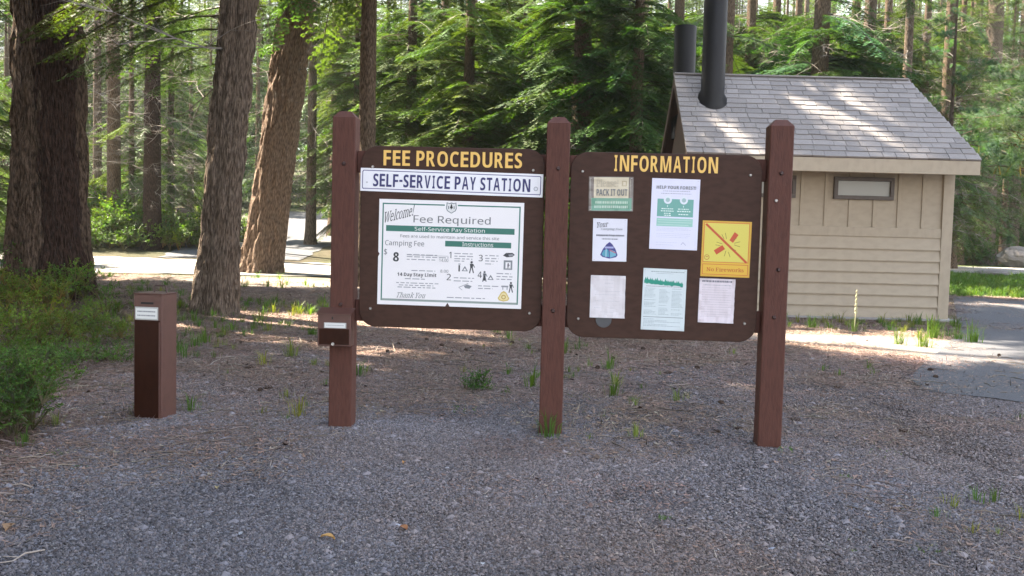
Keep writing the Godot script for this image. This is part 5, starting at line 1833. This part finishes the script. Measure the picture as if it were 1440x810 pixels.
		if z > -9.8 and z < -6.2:
			d = maxf(d, 0.40 * smoothstep(0.0, 0.45, w + 0.12))
			dry = 0.45
		if x > 1.9 and z > -7.2 and x < 3.4:
			d = maxf(d, 0.5 * smoothstep(0.1, 0.5, w + 0.15 * sin(z * 4.0)))
			dry = 0.55
		if x > 2.5 and z < -12.2 and z > -15.55 and x < 7.6:
			d = maxf(d, 0.65 * smoothstep(-13.2, -14.8, z) + 0.35 * smoothstep(0.0, 0.4, w))
			dry = 0.45
		if x > 7.2 and z < -22.4:
			d = 0.9
			dry = 0.1
		if x < 3.0 and z < -17.0 and z > -22.8:
			d = maxf(d, 0.35 * smoothstep(0.05, 0.35, w))
			dry = 0.15
		if x < -2.0 and z < -31.0: d = 0.5
		if rng.randf() > d: continue
		if Geometry2D.is_point_in_polygon(Vector2(x, z), M.path_poly): continue
		var k := 1 if dry > 0.5 or rng.randf() < 0.5 else 0
		var s := rf(0.5, 1.1)
		gx[k].append(Transform3D(Basis(Vector3.UP, rf(0, TAU)).scaled(Vector3.ONE * s), on_ground(x, z)))
		gc[k].append(leaf_tint(Color(2.6, 1.7, 1.9) if rng.randf() < dry else Color(1.15, 1.2, 0.9), 0.25))
	var gr := Node3D.new()
	gr.name = "grass"
	tag(gr, "sparse green and dry grass tufts over the ground", "grass", "", "stuff")
	add_child(gr)
	for k in 2: many("blades", TUFT[k], gx[k], gc[k], gr)
	# right verge: grass beyond the path
	var vx := []
	var vc := []
	for i in 2600:
		var z := rf(-36.5, -22.3)
		var x := rf(8.0, 20.0)
		if x > -z * 0.54 + 1.0: continue
		vx.append(Transform3D(Basis(Vector3.UP, rf(0, TAU)).scaled(Vector3.ONE * rf(0.6, 1.2)), on_ground(x, z)))
		vc.append(leaf_tint(Color(1.35, 1.35, 0.8), 0.25))
	var vg := many("verge_grass", TUFT[0], vx, vc, self, "bright green grass verge beyond the asphalt path", "grass")
	# pine cones
	var cm := cone_mesh()
	for q in [[655, 551 - 56], [310, 476], [622, 488], [690, 500], [862, 506], [905, 493], [940, 527], [1015, 571], [1038, 607], [1120, 594], [1309, 523], [1316, 533], [1405, 502], [480, 484], [350, 520], [366, 552], [378, 549], [560, 486], [720, 484], [760, 496], [1180, 548], [1270, 610], [840, 520], [600, 480], [545, 497], [1008, 612], [1065, 555], [700, 472], [980, 520]]:
		var p := gp(q[0], q[1])
		var o := thing("pine_cone", p + Vector3(0, 0.018, 0), "dark brown pine cone lying on the ground", "pine cone", "fallen pine cones", rf(0, TAU))
		var mi := part("scales", cm, M.stick, o)
		mi.rotation = Vector3(rf(-0.2, 0.2), 0, rf(-0.2, 0.2))
	# leaves, chips and pale stones in the foreground
	for q in [[461, 762, 0.035, Color(0.42, 0.24, 0.08)], [567, 748, 0.030, Color(0.30, 0.13, 0.05)], [568, 655, 0.02, Color(0.40, 0.20, 0.06)], [12, 748, 0.045, Color(0.25, 0.15, 0.08)], [305, 690, 0.02, Color(0.25, 0.2, 0.1)]]:
		var o := thing("dead_leaf", gp(q[0], q[1]) + Vector3(0, 0.010, 0), "curled orange-brown dead leaf lying on the gravel", "leaf", "dead leaves on the gravel", rf(0, TAU))
		var lb := MB.new()
		var pr := Vector3(-q[2], 0, 0)
		for k in 6:
			var t0 := k / 6.0
			var t1_ := (k + 1) / 6.0
			var f := func(t: float, s: float) -> Vector3: return Vector3((t * 2.0 - 1.0) * q[2], 0.018 * sin(t * PI) * 0.5 + 0.25 * q[2] * absf(s), s * q[2] * 0.55 * sin(PI * pow(t, 0.8)))
			for s in [[-1.0, 0.0], [0.0, 1.0]]:
				lb.tri(f.call(t0, s[0]), f.call(t1_, s[0]), f.call(t1_, s[1]))
				lb.tri(f.call(t0, s[0]), f.call(t1_, s[1]), f.call(t0, s[1]))
		part("blade", lb.mesh(), material(q[3], 0.8), o)
	for q in [[1088, 777, 0.035, Color(0.26, 0.27, 0.31)], [1046, 781, 0.028, Color(0.28, 0.26, 0.26)], [1007, 779, 0.03, Color(0.30, 0.28, 0.27)], [629, 661, 0.018, Color(0.38, 0.38, 0.40)], [558, 743, 0.024, Color(0.36, 0.37, 0.41)], [1395, 795, 0.03, Color(0.3, 0.3, 0.32)], [678, 797, 0.022, Color(0.36, 0.36, 0.36)], [338, 752, 0.02, Color(0.3, 0.31, 0.33)]]:
		var o := thing("pebble", gp(q[0], q[1]) + Vector3(0, 0.004, 0), "pale flat pebble lying among the dark gravel", "pebble", "pale pebbles in the gravel", rf(0, TAU))
		var sp := SphereMesh.new()
		sp.radius = 1.0
		sp.height = 2.0
		sp.radial_segments = 9
		sp.rings = 5
		var mi := part("stone", sp, material(q[3], 0.8), o)
		mi.scale = Vector3(q[2], q[2] * 0.35, q[2] * 0.62)
	# fallen twigs
	for q in [[860, 545, 0.35], [300, 512, 0.30], [330, 505, 0.35], [110, 420, 0.9], [130, 412, 1.1], [95, 425, 0.8], [30, 792, 0.22], [25, 688, 0.16], [880, 590, 0.3], [1230, 505, 0.3], [960, 545, 0.3]]:
		var o := thing("fallen_twig", gp(q[0], q[1]) + Vector3(0, 0.012, 0), "thin bare grey twig fallen on the ground", "twig", "fallen twigs", rf(0, TAU))
		var tb := MB.new()
		var l: float = q[2]
		tb.tube([Vector3(-l * 0.5, 0, 0), Vector3(-l * 0.1, 0.012, 0.03 * l), Vector3(l * 0.2, 0.004, -0.03 * l), Vector3(l * 0.5, 0.01, 0.08 * l)], [0.004, 0.004, 0.003, 0.0015], 5, true)
		tb.tube([Vector3(l * 0.05, 0.008, 0), Vector3(l * 0.25, 0.02, 0.14 * l)], [0.0025, 0.001], 4, true)
		part("stick", tb.mesh(), material(Color(0.30, 0.25, 0.21), 0.9), o)

func cone_mesh() -> ArrayMesh:
	var b := MB.new()
	for k in 40:
		var t := k / 39.0
		var a := k * 2.39996
		var r := 0.019 * sin(PI * (0.12 + 0.80 * t)) + 0.002
		var d := Vector3(0, cos(a), sin(a))
		var p := Vector3(-0.035 + 0.07 * t, 0, 0)
		var s := d.cross(Vector3.RIGHT) * 0.007
		b.col = Color(0.075, 0.048, 0.034) * (0.7 + 0.6 * fmod(k * 0.37, 1.0))
		var tip := p + d * r + Vector3(0.010, 0, 0)
		b.tri(p, tip - s, tip + s)
		b.tri(tip - s, tip + s, tip + Vector3(-0.006, 0, 0))
	return b.mesh(M.stick, false, true)

# ------------------------------------------------------------------ the scene
func _ready() -> void:
	rng.seed = 7
	nz.seed = 3
	nz.noise_type = FastNoiseLite.TYPE_SIMPLEX_SMOOTH
	nz.frequency = 0.02
	nz.fractal_octaves = 3
	# camera
	cam_basis = Basis.from_euler(Vector3(-atan(87.0 / FPX), 0.0, 0.0255))
	var cam := Camera3D.new()
	cam.name = "camera"
	cam.fov = rad_to_deg(2.0 * atan(405.0 / FPX))
	cam.near = 0.05
	cam.far = 500.0
	cam.transform = Transform3D(cam_basis, Vector3(0, CAM_H, 0))
	add_child(cam)
	cam.current = true
	# sky and sun
	var sky := ProceduralSkyMaterial.new()
	sky.sky_top_color = Color(0.58, 0.63, 0.72)
	sky.sky_horizon_color = Color(0.94, 0.92, 0.89)
	sky.sky_curve = 0.16
	sky.ground_bottom_color = Color(0.18, 0.16, 0.13)
	sky.ground_horizon_color = Color(0.5, 0.5, 0.48)
	sky.sky_energy_multiplier = 0.8
	var env := Environment.new()
	env.background_mode = Environment.BG_SKY
	env.sky = Sky.new()
	env.sky.sky_material = sky
	env.tonemap_mode = Environment.TONE_MAPPER_LINEAR
	env.tonemap_exposure = 9.0
	env.fog_enabled = true
	env.fog_density = 0.00045
	env.fog_light_color = Color(0.93, 0.95, 0.92)
	env.sdfgi_enabled = true
	env.ssao_enabled = true
	env.ssil_enabled = true
	var we := WorldEnvironment.new()
	we.name = "environment"
	we.environment = env
	add_child(we)
	var sun := DirectionalLight3D.new()
	sun.name = "sun"
	sun.light_energy = 1.6
	sun.light_color = Color(1.0, 0.95, 0.87)
	sun.light_angular_distance = 0.53
	sun.shadow_enabled = true
	sun.transform = Transform3D(Basis.looking_at(-SUN, Vector3.UP), Vector3(0, 30, 0))
	add_child(sun)

	F_BOLD = SystemFont.new()
	F_BOLD.font_names = PackedStringArray(["Droid Sans"])
	F_BOLD.font_weight = 700
	F_REG = SystemFont.new()
	F_REG.font_names = PackedStringArray(["Droid Sans"])
	F_SERIF = SystemFont.new()
	F_SERIF.font_names = PackedStringArray(["Droid Serif"])

	M.pitch = [[-15.5, -44.0, 3.2, 6.0], [-9.5, -46.0, 3.0, 4.0], [-5.5, -21.0, 2.6, 2.0], [-3.0, -20.5, 3.0, 1.6], [4.2, -12.7, 1.9, 0.75], [6.2, -11.7, 2.4, 1.1]]  # bare dirt spots of pitch and trail, whitened to look sunlit
	make_materials()
	build_ground()
	build_setting()
	build_toilet()
	var bd := build_board()
	build_posters(bd)
	build_fee_boxes()
	build_forest()
	build_ground_cover()
